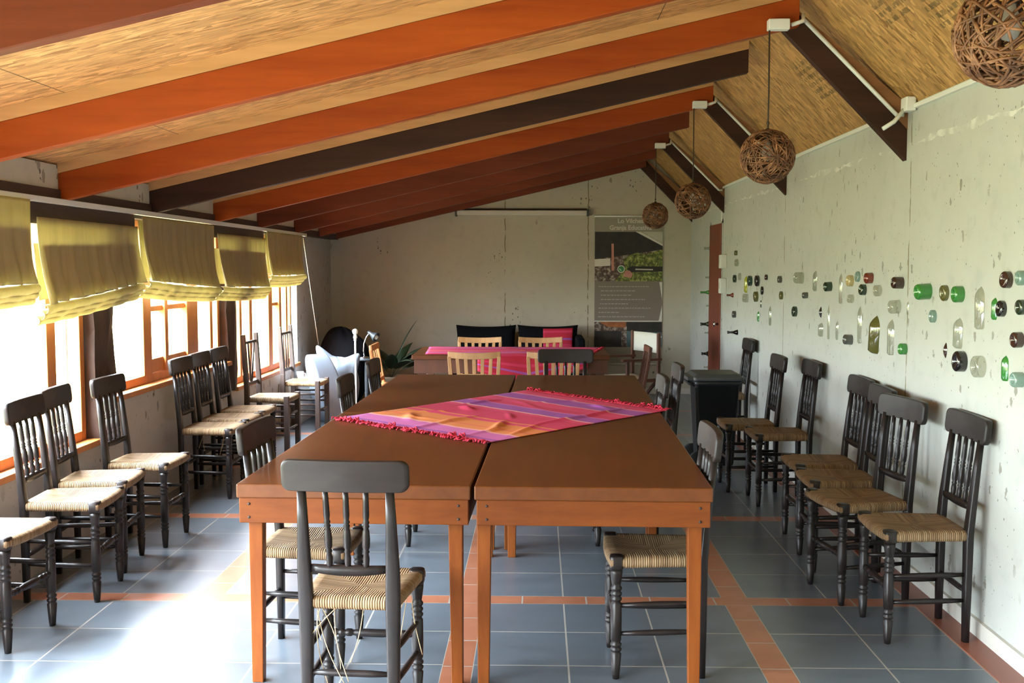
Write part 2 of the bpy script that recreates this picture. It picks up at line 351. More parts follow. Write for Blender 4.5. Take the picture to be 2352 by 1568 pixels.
def mk_cloth(name, stops):
    t = NT(name); tcn = t.n('ShaderNodeTexCoord'); x, y, z = t.sep(tcn.outputs['UV'])[:3]
    n = t.noise(t.co(), 5, 3); v = t.math('ADD', y, t.math('MULTIPLY', t.math('SUBTRACT', n, .5), .012))
    c = t.ramp(v, stops, 'CONSTANT')
    fine = t.math('MULTIPLY_ADD', t.math('SINE', t.math('MULTIPLY', y, 900)), .5, .5)
    c = t.mix(t.math('MULTIPLY', fine, .12), c, (.35, .02, .10))
    t.col(c); t.rough(.8); return t.m
pink = (.66, .040, .12); pink2 = (.74, .060, .17); pur = (.36, .09, .40); lav = (.62, .16, .46); ora = (.80, .27, .075); lig = (.85, .42, .40); red = (.55, .018, .05)
M['cloth'] = mk_cloth('striped_woven_cloth', [(0, lav), (.03, pur), (.05, lav), (.135, lig), (.15, ora), (.20, (.78, .20, .08)), (.215, ora), (.30, pink2), (.335, ora), (.35, pink), (.50, pink2), (.535, lig), (.547, pur), (.63, lav), (.645, pink), (.70, pink2), (.78, lig), (.79, pur), (.885, lav), (.90, lig), (.91, pink2), (.955, pink), (.975, red)])
M['cloth2'] = mk_cloth('pink_woven_cloth', [(0, pink), (.1, pink2), (.18, lav), (.24, pink2), (.4, ora), (.44, pink2), (.6, pink), (.78, lav), (.86, pink2)])
M['runner'] = mk_cloth('red_woven_panel', [(0, red), (.12, pink), (.2, red), (.42, pink), (.5, red), (.62, pur), (.68, red), (.85, pink), (.92, red)])

def mk_blind():
    t = NT('olive_blind_fabric'); n = t.noise(t.co((18, 18, 1.2)), 2, 4)
    c = t.mix(n, (.39, .32, .17), (.52, .43, .25)); t.col(c); t.rough(.8)
    tr = t.n('ShaderNodeBsdfTranslucent'); t.set(tr.inputs[0], t.mix(n, (.42, .36, .16), (.56, .49, .24)))
    mx = t.n('ShaderNodeMixShader'); mx.inputs[0].default_value = .38
    t.t.links.new(t.b.outputs[0], mx.inputs[1]); t.t.links.new(tr.outputs[0], mx.inputs[2]); t.t.links.new(mx.outputs[0], t.out.inputs[0]); return t.m
M['blind'] = mk_blind()

def mk_glass(name, tint, gloss=.12):
    t = NT(name); t.t.nodes.remove(t.b)
    tr = t.n('ShaderNodeBsdfTransparent'); tr.inputs[0].default_value = (*tint, 1)
    gl = t.n('ShaderNodeBsdfGlossy'); gl.inputs['Roughness'].default_value = .06
    fr = t.n('ShaderNodeLayerWeight'); fr.inputs[0].default_value = .5
    mx = t.n('ShaderNodeMixShader'); t.set(mx.inputs[0], t.math('ADD', .03 + gloss*.2, t.math('MULTIPLY', t.math('POWER', fr.outputs['Facing'], 4), .5)))
    t.t.links.new(tr.outputs[0], mx.inputs[1]); t.t.links.new(gl.outputs[0], mx.inputs[2]); t.t.links.new(mx.outputs[0], t.out.inputs[0]); return t.m
M['pane'] = mk_glass('window_glass', (.97, .98, .97), 0)
M['g_clear'] = mk_glass('clear_bottle_glass', (.80, .80, .74), .3)
def bglass(name, col, rough=.12):
    t = NT(name); t.col(col); t.rough(rough); t.b.inputs['Specular IOR Level'].default_value = .7; t.b.inputs['Coat Weight'].default_value = .5; t.b.inputs['Coat Roughness'].default_value = .04; return t.m
GL = {'dark green': bglass('dark_green_glass', (.012, .030, .014)), 'bright green': bglass('bright_green_glass', (.035, .20, .035)), 'dark teal': bglass('dark_teal_glass', (.012, .045, .035)),
      'teal': bglass('teal_glass', (.17, .27, .23)), 'black': bglass('black_glass', (.008, .007, .008)), 'brown': bglass('brown_glass', (.040, .016, .011)), 'red': bglass('red_brown_glass', (.16, .025, .010)),
      'amber': bglass('amber_glass', (.42, .34, .16)), 'olive': bglass('olive_glass', (.10, .095, .025)), 'lime': bglass('lime_glass', (.36, .38, .03)), 'dark grey': bglass('smoke_grey_glass', (.07, .07, .062)), 'clear': M['g_clear']}

# ------------------------------------------------------------------ room shell
XL, XR, YF, YB = -2.56, 1.88, 12.90, -2.4
RX, RZ = 1.25, 2.76                        # ridge: rafter undersides meet here
SL = (RZ - 1.905)/(RX + 2.47)              # long slope
SR = (RZ - 2.11)/(XR - RX)                 # steep slope
def zl(x): return 1.905 + SL*(x + 2.47)    # underside of long-slope rafters
def zr(x): return RZ - SR*(x - RX)
DL, DR = .195, .275                        # vertical depth rafters + battens
RTOP = zl(RX) + DL + .07                   # ridge height of boards (where both planes meet, adjusted below)
struct('floor', MB().box(-2.75, 2.05, YB-.1, YF+.1, -.1, 0), M['floor'])
# boards: where the two board planes cross
bx = (RZ + DR + SR*RX - (1.905 + SL*2.47 + DL))/(SL + SR); bz = zl(bx) + DL
struct('ceiling', MB().hexa([(-2.85, YB-.1, zl(-2.85)+DL), (bx, YB-.1, bz), (bx, YF+.1, bz), (-2.85, YF+.1, zl(-2.85)+DL),
                             (-2.85, YB-.1, zl(-2.85)+DL+.03), (bx, YB-.1, bz+.05), (bx, YF+.1, bz+.05), (-2.85, YF+.1, zl(-2.85)+DL+.03)]), M['osb'])
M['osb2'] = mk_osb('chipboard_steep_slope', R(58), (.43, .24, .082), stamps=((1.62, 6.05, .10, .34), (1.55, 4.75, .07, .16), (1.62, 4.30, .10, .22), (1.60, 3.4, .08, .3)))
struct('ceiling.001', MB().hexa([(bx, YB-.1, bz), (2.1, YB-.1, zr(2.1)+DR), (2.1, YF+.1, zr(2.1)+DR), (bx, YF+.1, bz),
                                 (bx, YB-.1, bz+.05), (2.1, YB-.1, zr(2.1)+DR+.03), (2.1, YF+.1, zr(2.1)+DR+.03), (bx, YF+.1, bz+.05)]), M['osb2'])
struct('wall_right', MB().box(XR, XR+.2, YB, YF, 0, 2.42), M['wall_r'])
gab = [(-2.75, 0), (2.08, 0), (2.08, zr(2.08)+DR), (bx, bz), (-2.75, zl(-2.75)+DL)]
struct('wall_far', MB().prism(gab, (0, YF, 0), (1, 0, 0), (0, 0, 1), (0, .2, 0)), M['wall_f'])
struct('wall_back', MB().prism(gab, (0, YB-.2, 0), (1, 0, 0), (0, 0, 1), (0, .2, 0)), M['wall_f'])
mb = MB()
mb.box(XL-.2, XL, 11.05, YF, 0, 1.92); mb.box(XL-.2, XL, YB, BAYS[0][0]-.1, 0, 1.92)
prev = BAYS[0][0]-.1
edges = [BAYS[0][0]-.1, .84, 3.44, 6.05, 8.60, 11.05]
for i, (a, b, z) in enumerate(BAYS): mb.box(XL-.2, XL, edges[i], edges[i+1], 0, z-.03)
struct('wall_left', mb, M['wall_l'])
struct('trim_1', MB().box(XL-.2, XL+.05, BAYS[0][0]-.1, 11.05, HEAD, 1.90), M['plate'])             # lintel
struct('trim_2', MB().box(XL-.2, XL+.10, YB, YF, 1.90, 1.965), M['plate'])                           # dark wall plate under the rafters
RY = [2.82, 4.11, 5.40, 6.67, 7.98, 9.22, 10.62, 11.80, 12.80]
for i, y in enumerate([YB] + RY[:-1] if False else RY):
    y0 = (RY[i-1] + .035) if i else YB
    struct('trim_%d' % (i+3), MB().box(XL-.2, XL+.09, y0, y - .035, 1.965, zl(XL)+DL+.01), M['wall_f'])   # plaster between rafter ends
struct('baseboard_right', MB().box(XR-.018, XR, YB, 10.68, 0, .075), M['cream'])
struct('baseboard_far', MB().box(XL, XR, YF-.015, YF, 0, .07), M['cream'])
struct('trim_20', MB().box(XR-.13, XR-.018, YB, 10.68, 0, .004), plain('terracotta_border', (.22, .07, .04), .4, var=.25))

# rafters: stained board with a pale batten above it
def rafter(y, kind, label, w_=.055, xl=-2.475):
    t = thing('rafter', label, 'rafter', (0, y, 0), 0, 'rafters of the long roof slope')
    b = .145; x0, x1 = xl, RX + .06
    obj('board', MB().hexa([(x0, -w_/2, zl(x0)), (x1, -w_/2, zl(x1)), (x1, w_/2, zl(x1)), (x0, w_/2, zl(x0)),
                            (x0, -w_/2, zl(x0)+b), (x1, -w_/2, zl(x1)+b), (x1, w_/2, zl(x1)+b), (x0, w_/2, zl(x0)+b)]), M[kind], t, bevel=.004)
    obj('batten', MB().hexa([(x0, -w_/2-.004, zl(x0)+b), (x1, -w_/2-.004, zl(x1)+b), (x1, w_/2, zl(x1)+b), (x0, w_/2, zl(x0)+b),
                            (x0, -w_/2-.004, zl(x0)+DL+.002), (x1, -w_/2-.004, zl(x1)+DL+.002), (x1, w_/2, zl(x1)+DL+.002), (x0, w_/2, zl(x0)+DL+.002)]), M['batten'], t)
    return t
kinds = ['rafter_red', 'rafter_orange', 'rafter_orange', 'rafter_dark', 'rafter_orange', 'rafter_red', 'rafter_red', 'rafter_red', 'rafter_red']
lbls = ['dark red rafter of the long slope in the upper corner, farthest from the gable wall',
        'broad orange rafter with a curved crack running in beyond the blind with the cord',
        'orange rafter whose foot rests above the gap between first and second wide blinds',
        'blackish brown rafter on the long slope, the only dark one among orange neighbours',
        'bright orange rafter just beyond the blackish one, meeting a lamp box at the ridge',
        'red-brown rafter, fourth out from the gable wall on the long slope',
        'red-brown rafter, third out from the gable wall, above the end of the blinds',
        'red-brown rafter, second out from the gable wall on the long slope',
        'dark red rafter lying flat against the gable wall on the long slope']
for y, k, l in zip(RY, kinds, lbls): rafter(y, k, l)
def rafter_r(y, label):
    t = thing('rafter', label, 'rafter', (0, y + .058, 0), 0, 'rafters of the steep roof slope'); w_ = .055; b = .155
    x0, x1 = RX - .06, XR
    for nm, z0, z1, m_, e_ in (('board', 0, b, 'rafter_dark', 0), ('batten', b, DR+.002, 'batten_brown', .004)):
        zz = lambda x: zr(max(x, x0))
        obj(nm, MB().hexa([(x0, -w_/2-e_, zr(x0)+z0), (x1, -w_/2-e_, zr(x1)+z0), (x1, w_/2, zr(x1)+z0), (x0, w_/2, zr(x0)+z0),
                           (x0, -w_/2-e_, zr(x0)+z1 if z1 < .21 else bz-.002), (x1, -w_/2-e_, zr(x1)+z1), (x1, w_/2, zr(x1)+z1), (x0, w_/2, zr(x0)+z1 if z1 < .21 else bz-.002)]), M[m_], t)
for y, l in ((2.82, 'dark short rafter above the large wicker lamp by the frame corner'), (5.40, 'dark short rafter running down to the junction box on the bottle wall'),
             (7.98, 'dark short rafter ending behind the middle-sized hanging wicker ball'), (10.62, 'dark short rafter reaching the bottle wall above the red door'), (12.80, 'dark short rafter lying flat against the gable wall')):
    rafter_r(y, l)

# ------------------------------------------------------------------ windows in the left wall
def window(n, y0, y1, z0, stiles, muntins=()):
    t = bpy.data.objects.new('window_%d' % n, None); C.objects.link(t); t.location = (-2.63, (y0+y1)/2, z0); t['kind'] = 'structure'
    oy = (y0+y1)/2; f_ = .055
    mb = MB(); x0, x1 = -.035, .035; h = HEAD - z0
    mb.box(x0, x1, y0-oy, y0-oy+f_, 0, h); mb.box(x0, x1, y1-oy-f_, y1-oy, 0, h); mb.box(x0, x1, y0-oy+f_, y1-oy-f_, 0, f_); mb.box(x0, x1, y0-oy+f_, y1-oy-f_, h-f_, h)
    obj('frame', mb, M['frame'], t, bevel=.003)
    obj('sill', MB().box(-.06, .116, y0-oy-.06, y1-oy+.06, -.035, 0), M['frame'], t, bevel=.004)
    for a, b in stiles: obj('mullion', MB().box(x0-.005, x1+.005, a-oy, b-oy, f_, h-f_), M['frame'], t, bevel=.003)
    for a, b, zc, th in muntins: obj('muntin', MB().box(-.02, .02, a-oy, b-oy, zc-z0-th/2, zc-z0+th/2), M['frame'], t, bevel=.002)
    cuts = [y0+f_] + [q for s in stiles for q in s] + [y1-f_]
    for i in range(0, len(cuts), 2):
        if cuts[i+1]-cuts[i] > .03: obj('pane', MB().box(-.003, .003, cuts[i]-oy, cuts[i+1]-oy, f_, h-f_), M['pane'], t)
    return t
window(1, -1.55, .73, .10, [(-1.0, -.92), (-.4, -.32), (.2, .28)])  # this and the next bay are unseen; sills lowered to brighten the floor
window(2, .95, 3.32, .10, [(1.5, 1.58), (2.1, 2.18), (2.7, 2.78)])
window(3, 3.56, 5.90, .58, [(4.10, 4.17), (4.72, 4.79), (5.44, 5.54)])
window(4, 6.22, 8.46, .795, [(6.80, 6.94), (7.20, 7.26), (7.66, 7.90), (8.20, 8.26)], [(6.94, 7.20, 1.285, .035), (7.26, 7.66, 1.285, .035), (6.94, 7.66, .90, .09)])
window(5, 8.74, 10.95, .56, [(9.02, 9.08), (9.33, 9.42), (10.0, 10.14), (10.42, 10.50), (10.70, 10.76)], [(10.14, 10.42, 1.2, .03)])
for i, (a, b) in enumerate(((.73, .95), (3.32, 3.56), (5.90, 6.22), (8.46, 8.74))):
    random.seed(i); zb = .545 if a > 3 else .07; mb = MB(); rings = []
    for k in range(9):
        z = zb + (HEAD - zb)*k/8; j = lambda: random.uniform(-.012, .012)
        rings.append([(-2.70, a+.0, z), (-2.54+j(), a+.02+j(), z), (-2.515+j(), (a+b)/2+j(), z), (-2.54+j(), b-.02+j(), z), (-2.70, b, z)])
    mb.loft(rings, smooth=False); struct('trim_%d' % (30+i), mb, M['post'])
random.seed(3)

# curtain rail and the roman blinds
tag(obj('curtain_rail', MB().box(-2.455, -2.43, 1.5, 11.0, 1.885, 1.915), M['white'], bevel=.003), 'long thin white curtain rail above the olive blinds along the window wall', 'curtain rail')
def blind(y0, y1, ztop, zl_, zr_, label, cord=False, seed=0, lining=.66):
    rnd = random.Random(seed); ph = [rnd.uniform(0, 6) for _ in range(6)]
    t = thing('roman_blind', label, 'blind', (-2.43, (y0+y1)/2, ztop), 0, 'olive roman blinds along the window wall'); L = (y1-y0)
    def zb(u): return (zl_*(1-u) + zr_*u) - ztop
    def fab(u, v):
        z = zb(u)*v; amp = .003 + .016*v*v
        x = .012 + .035*v + amp*(math.sin(u*L*42 + ph[0]) + .6*math.sin(u*L*71 + ph[1] + v*2)) - .012*math.sin(v*PI)
        x += .02*math.exp(-((u-.02)/.04)**2)*v
        return (x, (u-.5)*L, z)
    if ztop < 1.85: obj('header_board', MB().box(-.03, -.012, -L/2-.03, L/2+.03, -.03, 1.884-ztop), M['plate'], t)
    mb = MB().grid(fab, 70, 24); f_ = obj('fabric', mb, M['blind'], t, solid=.002)
    mb = MB()
    def lin(u, v):
        z0 = zb(u)*(1-lining); z = z0 + (zb(u)+.02 - z0)*v
        return (-.015 + .02*v, (u-.5)*(L-.02), z)
    obj('lining', MB().grid(lin, 20, 10), M['blind'], t, solid=.002)
    for k in range(3):
        dz = .018 + .028*k; xo = .03 - .022*k
        def fold(u, v, dz=dz, xo=xo, k=k):
            a = v*PI; return (xo + .022*math.sin(a) + .008*math.sin(u*L*30+ph[2]+k), (u-.5)*(L+.01*k), zb(u) - dz - .030*(1-math.cos(a))/2 + .045*(1 - v)*.4 - .010*math.sin(u*PI))
        obj('fold', MB().grid(fold, 40, 8), M['blind'], t, solid=.003)
    if cord:
        mb = MB(); pts = [(.0, L/2 + .10 + .045*k, -.02 - 1.14*k/10) for k in range(11)]
        mb.tube([(p[0] + .05*i/10, p[1], p[2]) for i, p in enumerate(pts)], .0035, 6); obj('pull_cord', mb, M['string'], t)
    return t
blind(3.66, 4.96, 1.89, 1.47, 1.49, 'olive blind at the edge of the picture, bunched up with a slanting cord', seed=1)
blind(5.02, 6.28, 1.81, 1.385, 1.475, 'olive blind hanging crookedly with a bright yellow patch along its top, before a dark post', seed=2, lining=.70)
blind(6.36, 7.80, 1.875, 1.485, 1.415, 'olive blind with even colour above the small casement window, second from the crooked one', seed=3, lining=.95)
blind(7.86, 9.27, 1.82, 1.42, 1.39, 'olive blind with two short yellow patches near its top, behind the stack of seats', seed=4, lining=.72)
blind(9.33, 10.72, 1.885, 1.49, 1.49, 'flat olive blind closest to the gable wall, with a long white pull cord', True, seed=5, lining=.95)

# door, switches
d = bpy.data.objects.new('door_1', None); C.objects.link(d); d.location = (XR, 11.065, 0); d['kind'] = 'structure'
mb = MB(); mb.box(-.022, .03, -.335, .335, 0, 2.01); obj('leaf', mb, M['door'], d, bevel=.004)
mb = MB(); mb.box(-.008, .03, -.375, -.337, 0, 2.05); mb.box(-.008, .03, .337, .375, 0, 2.05); mb.box(-.008, .03, -.375, .375, 2.012, 2.05); obj('frame', mb, M['wall_r'], d)
mb = MB(); mb.lathe([(.012, 0), (.012, .03), (.026, .035), (.026, .05), (.012, .056)], (-.02, -.28, .98), (-1, 0, 0)); obj('handle', mb, M['chrome'], d)
for z, hh, l in ((1.62, .135, 'upper white wall box beside the red door, above another box'), (1.378, .15, 'lower white wall box beside the red door, level with the bottles')):
    t = thing('wall_box', l, 'wall box', (XR, 10.52, z)); obj('housing', MB().box(-.062, -.001, -.055, .055, -hh/2, hh/2), M['white'], t, bevel=.006)
    obj('switch', MB().box(-.068, -.0625, -.02, .02, -.03, .03), M['cream'], t, bevel=.002)

# conduits
mb = MB(); mb.box(XR-.022, XR-.001, 1.5, 10.72, 2.352, 2.374); mb.box(XR-.02, XR-.001, 10.70, 10.72, 2.03, 2.352)
tag(obj('cable_conduit', mb, M['white'], bevel=.003), 'white conduit along the top of the bottle wall, turning down beside the red door', 'conduit')
for y, l in ((5.40, 'white conduit on the short rafter leading to the junction box'), (7.98, 'white conduit on the short rafter behind the middle wicker lamp'), (10.62, 'white conduit on the short rafter above the red door')):
    mb = MB(); yy = y + .017
    p0 = Vector((RX+.085, yy, zr(RX+.085)+.150)); p1 = Vector((XR-.06, yy, zr(XR-.06)+.165))
    mb.tube([(RX+.012, y-.055, 2.772), (RX+.07, y-.055, 2.79), (RX+.078, y-.03, zr(RX+.08)+.148), p0, p0 + (p1-p0)*.5, p1, p1 + Vector((.035, 0, 0))], .0105, 8)
    tag(obj('cable_conduit', mb, M['white']), l, 'conduit', 'conduits on the short rafters')
t = thing('junction_box', 'white cable junction box with a slanting stub where short rafter meets the bottle wall', 'junction box', (XR-.03, 5.33, 2.375))
obj('housing', MB().box(-.03, .02, -.05, .035, -.035, .035), M['white'], t, bevel=.006)
obj('stub', MB().tube([(-.02, -.0, -.02), (-.075, -.01, -.085), (-.13, -.012, -.12)], .011, 8), M['white'], t)

# ------------------------------------------------------------------ pendant lamps
def wicker_shade(r, seed):
    rnd = random.Random(seed); mb = MB()
    for k in range(78):
        nrm = Vector((rnd.gauss(0, 1), rnd.gauss(0, 1), rnd.gauss(0, 1))).normalized()
        off = rnd.uniform(-.62, .62)*r; rr = math.sqrt(max(r*r - off*off, .01*r*r))*rnd.uniform(.93, 1.0)
        u = nrm.orthogonal().normalized(); v = nrm.cross(u); p1, p2 = rnd.uniform(0, 6), rnd.uniform(0, 6)
        a0 = rnd.uniform(0, 6.28); span = rnd.uniform(3.2, 6.28); pts = []; m = 30
        for i in range(m):
            a = a0 + span*i/(m-1); q = nrm*(off + .055*r*math.sin(3*a+p1)) + (u*math.cos(a) + v*math.sin(a))*rr*(1 + .03*math.sin(5*a+p2))
            if q.length > r: q *= r/q.length
            pts.append(q)
        mb.tube(pts, rnd.uniform(.0026, .0042), 5)
    return mb
def pendant(x, y, z, r, seed, label, zt=2.765):
    t = thing('pendant_lamp', label, 'pendant lamp', (x, y, z), 0, 'wicker ball pendant lamps'); h = zt - z
    obj('shade', wicker_shade(r, seed), M['wicker'], t)
    obj('cord', MB().tube([(0, 0, r*.55), (0.002, 0, h*.5), (0, 0, h)], .0045, 6), M['cord'], t)
    obj('knot', MB().lathe([(.002, 0), (.008, .006), (.008, .016), (.002, .022)], (0, 0, r+.02), n=8), M['cord'], t)
    so = obj('socket', MB().lathe([(.017, .03), (.019, .05), (.019, .09), (.008, .10)], (0, 0, r*.3), n=12), M['cord'], t)
    obj('bulb', MB().lathe([(.001, -.07), (.018, -.064), (.03, -.04), (.028, -.015), (.014, .012), (.013, .03), (.001, .032)], (0, 0, r*.35), n=12), M['bulb'], so)
    obj('ceiling_box', MB().box(-.01, .095, -.032, .022, h-.02, h+.032), M['white'], t, bevel=.004)
pendant(1.211, 2.765, 2.169, .137, 11, 'large hanging wicker ball lamp cut off by the upper corner of the picture')
pendant(1.155, 5.345, 2.122, .135, 12, 'hanging wicker ball lamp in front of the chipboard slope, second largest of the four')
pendant(1.162, 7.925, 2.06, .133, 13, 'hanging wicker ball lamp overlapping the short rafter, third largest of the four')
pendant(1.177, 10.565, 2.079, .130, 14, 'smallest hanging wicker ball lamp, in front of the top of the banner')

# ------------------------------------------------------------------ chairs
def rounded_profile(w, h, r, n=5):
    pts = []
    for cx, cy, a0 in ((w/2-r, h/2-r, 0), (-w/2+r, h/2-r, 90), (-w/2+r, -h/2+r, 180), (w/2-r, -h/2+r, 270)):
        for i in range(n+1):
            a = R(a0 + 90*i/n); pts.append((cx + r*math.cos(a), cy + r*math.sin(a)))
    return pts
SH = .475
def seat_mb(wf=.385, wb=.33, y0=-.175, y1=.19, th=.042):
    mb = MB(); N = 22; rings = []
    prof = [(.80, th/2, .0), (.93, th/2, 0), (1.0, th/4, 0), (1.0, -th/4, 0), (.95, -th/2, 0), (.8, -th/2, 0)]
    def outline(s):
        pts = []
        for i in range(4*N):
            k, f_ = divmod(i, N); f_ = f_/N
            cor = [(-1, -1), (1, -1), (1, 1), (-1, 1)]; a = cor[k]; b = cor[(k+1) % 4]; x = a[0] + (b[0]-a[0])*f_; y = a[1] + (b[1]-a[1])*f_
            yy = (y0+y1)/2 + (y1-y0)/2*y*s; wv = (wb + (wf-wb)*((yy-y0)/(y1-y0)))/2
            bow = .012*(1-x*x) if abs(y) >= .999 and y > 0 else 0
            pts.append((x*wv*s, yy + bow*s, 0))
        return pts
    for s, z, _ in prof: rings.append([(p[0], p[1], SH - th/2 + z - .0) for p in outline(s)])
    mb.loft(rings, cap=False)
    # top and bottom sheets with a slight dip
    def sheet(z, dip):
        def fn(u, v):
            x = 2*u-1; y = 2*v-1; s = .80; yy = (y0+y1)/2 + (y1-y0)/2*y*s; wv = (wb + (wf-wb)*((yy-y0)/(y1-y0)))/2
            bow = .012*(1-x*x)*s*max(0, y)**6
            d_ = (1-x*x)*(1-y*y)
            return (x*wv*s, yy + bow, SH - th/2 + z - dip*d_)
        return fn
    mb.grid(sheet(th/2, .012), 22, 22, uv=False); mb.grid(sheet(-th/2, -.004), 8, 8, uv=False)
    return mb
def turned_leg(x, y):
    h = SH + .004; r = .0205
    prof = [(.013, 0), (.0155, .02), (.021, .098), (.0155, .104), (.0215, .112), (.0215, .118), (.0155, .123), (.0215, .130), (.0215, .137), (.0160, .143), (r, .152), (.0215, .22), (r, .292),
            (.0155, .300), (.0215, .308), (.0215, .314), (.0155, .320), (.0215, .328), (.0215, .334), (.0155, .340), (.0215, .348), (.0215, .355), (.016, .362), (.018, .372), (.023, .41), (.0235, .425)]
    mb = MB().lathe(prof, (x, y, 0), n=14)
    q = rounded_profile(.052, .052, .014, 3); rings = []
    for z, s in ((.425, .85), (.435, 1), (h-.004, 1), (h, .86)): rings.append([(x + a*s, y + b*s, z) for a, b in q])
    mb.loft(rings); return mb
def post_mb(s, top=.855, rake=.05):
    mb = MB(); rings = []
    for z, wd, th, xi in ((0, .034, .026, 0), (.20, .042, .030, 0), (.46, .050, .032, 0), (.56, .047, .030, .002), (.72, .036, .027, .001), (top, .027, .024, 0)):
        yb = -.165 - rake*max(0, (z-.45)/(.94-.45))**1.2; xc = s*(.147 + xi)
        q = rounded_profile(wd, th, .009, 3); rings.append([(xc + a, yb + b, z) for a, b in q])
    mb.loft(rings); return mb
def spindle_mb(x0, x1, z0, z1, y0, y1):
    L = math.sqrt((x1-x0)**2 + (z1-z0)**2 + (y1-y0)**2); S = [(.0075, 0), (.010, .03), (.0115, .12), (.0085, .18), (.012, .20), (.0085, .225), (.0125, .26), (.0135, .36), (.011, .47), (.0085, .50), (.012, .525), (.0085, .55), (.012, .575), (.0085, .60), (.011, .66), (.010, .84), (.0085, 1)]
    return MB().lathe([(r, f_*L) for r, f_ in S], (x0, y0, z0), (x1-x0, y1-y0, z1-z0), n=10)
def crest_mb(w_=.425, h=.105, th=.028, z=.892, rake=.05):
    mb = MB(); N = 14
    prof = rounded_profile(w_, h, .028, 5); sub = []
    yb = -.165 - rake*.95
    # front and back outlines, bowed
    def P(a, b, off): return (a, yb - .016*(1-(2*a/w_)**2)*1.0 + .006 + off - b*.10, z + b)
    def ring(s, off): return [P(a*s if abs(a) < w_/2 else a*s, b*s, off) for a, b in prof2]
    prof2 = []
    m = len(prof)
    for i in range(m):
        a = prof[i]; b = prof[(i+1) % m]; L = math.hypot(b[0]-a[0], b[1]-a[1]); k = max(1, int(L/.04))
        for j in range(k): prof2.append((a[0] + (b[0]-a[0])*j/k, a[1] + (b[1]-a[1])*j/k))
    rings = [ring(.0, th/2), ring(.5, th/2), ring(.93, th/2), ring(.965, th/2), ring(.992, th*.40), ring(1, th*.2), ring(1, -th*.2), ring(.992, -th*.40), ring(.965, -th/2), ring(.93, -th/2), ring(.5, -th/2), ring(0, -th/2)]
    mb.loft(rings, cap=False); return mb
CH = {}
def build_chair_meshes():
    CH['seat'] = seat_mb().mesh('seat')
    CH['legs'] = [turned_leg(s*.166, .165).mesh('front_leg') for s in (-1, 1)]
    CH['posts'] = [post_mb(s).mesh('back_post') for s in (-1, 1)]
    CH['crest'] = crest_mb().mesh('crest_rail')
    mb = MB(); rings = []
    for i in range(9):
        x = -.13 + .26*i/8; hh = .022 + .010*(1-(x/.13)**2); y = -.171 - .008*(1-(x/.13)**2)
        rings.append([(x, y-.009, .572-hh+.012), (x, y+.009, .572-hh+.012), (x, y+.009, .584), (x, y-.009, .584)])
    mb.loft(rings); CH['lower'] = mb.mesh('lower_rail')
    CH['spin'] = [spindle_mb(x*.9, x, .580, .848, -.179, -.205).mesh('spindle') for x in (-.068, 0, .068)]
    st = []
    for s in (-1, 1):
        for z in (.175, .285):
            a = Vector((s*.147, -.16, z+.004)); b = Vector((s*.166, .16, z)); st.append(MB().tube([a, a+(b-a)*.3, a+(b-a)*.5, a+(b-a)*.7, b], [.008, .0115, .0125, .0115, .008], 8).mesh('stretcher'))
    st.append(MB().tube([(-.145, -.165, .215), (-.07, -.165, .215), (.07, -.165, .215), (.145, -.165, .215)], [.008, .0125, .0125, .008], 8).mesh('stretcher'))
    CH['st'] = st
    mb = MB(); P = [(.007, 0), (.010, .01), (.0135, .03), (.009, .036), (.0145, .045), (.0145, .055), (.009, .062), (.0145, .07), (.0145, .085), (.010, .092), (.012, .10), (.0155, .125), (.0155, .205), (.012, .228), (.010, .236), (.0145, .245), (.0145, .258), (.009, .265), (.0145, .272), (.0145, .284), (.009, .29), (.0135, .298), (.010, .318), (.007, .328)]
    mb.lathe(P, (-.164, .165, .235), (1, 0, 0), n=10)
    CH['fst'] = mb.mesh('front_stretcher')
build_chair_meshes()
def rush_chair(label, loc, rz, group=None, crest=True):
    t = thing('rush_seat_chair', label, 'chair', loc, rz, group)
    obj('seat', CH['seat'], M['rush'], t)
    for m_ in CH['legs']: obj('leg', m_, M['chair'], t)
    for m_ in CH['posts']: obj('back_post', m_, M['chair'], t)
    obj('crest_rail', CH['crest'], M['crest'], t); obj('lower_rail', CH['lower'], M['chair'], t)
    for m_ in CH['spin']: obj('spindle', m_, M['chair'], t)
    for m_ in CH['st']: obj('stretcher', m_, M['chair'], t)
    obj('front_stretcher', CH['fst'], M['chair'], t)
    return t
def face(deg): return R(deg - 90)     # local +Y is the front of the chair
GW = 'rush chairs along the window wall'; GB = 'rush chairs along the bottle wall'; GT = 'rush chairs around the long table'
front = rush_chair('dark rush-seat chair with its back to us at the near end of the table', (-.612, 3.555, 0), R(-4), GT)
for (x, y, a, l) in (
    (-.926, 4.15, -3, 'rush chair tucked under the window side of the long table, next to the near end'),
    (-.890, 5.93, 0, 'rush chair on the window side of the table, beside the striped cloth corner'),
    (-.895, 6.97, -1, 'rush chair on the window side of the table, in front of the orange slat chair'),
    (.466, 4.07, 180, 'rush chair pushed under the bottle-wall side of the table, by the near corner leg'),
    (.506, 5.97, 180, 'rush chair with a pale shining crest at the table, beside the cloth tip'),
    (.690, 6.70, 180, 'rush chair seen edge-on between the long table and the black bin'),
    (.213, 7.70, -90, 'rush chair at the far end of the long table facing us, crest mirrored in tabletop')):
    dup(front, (x, y, 0), face(a), l, GT)
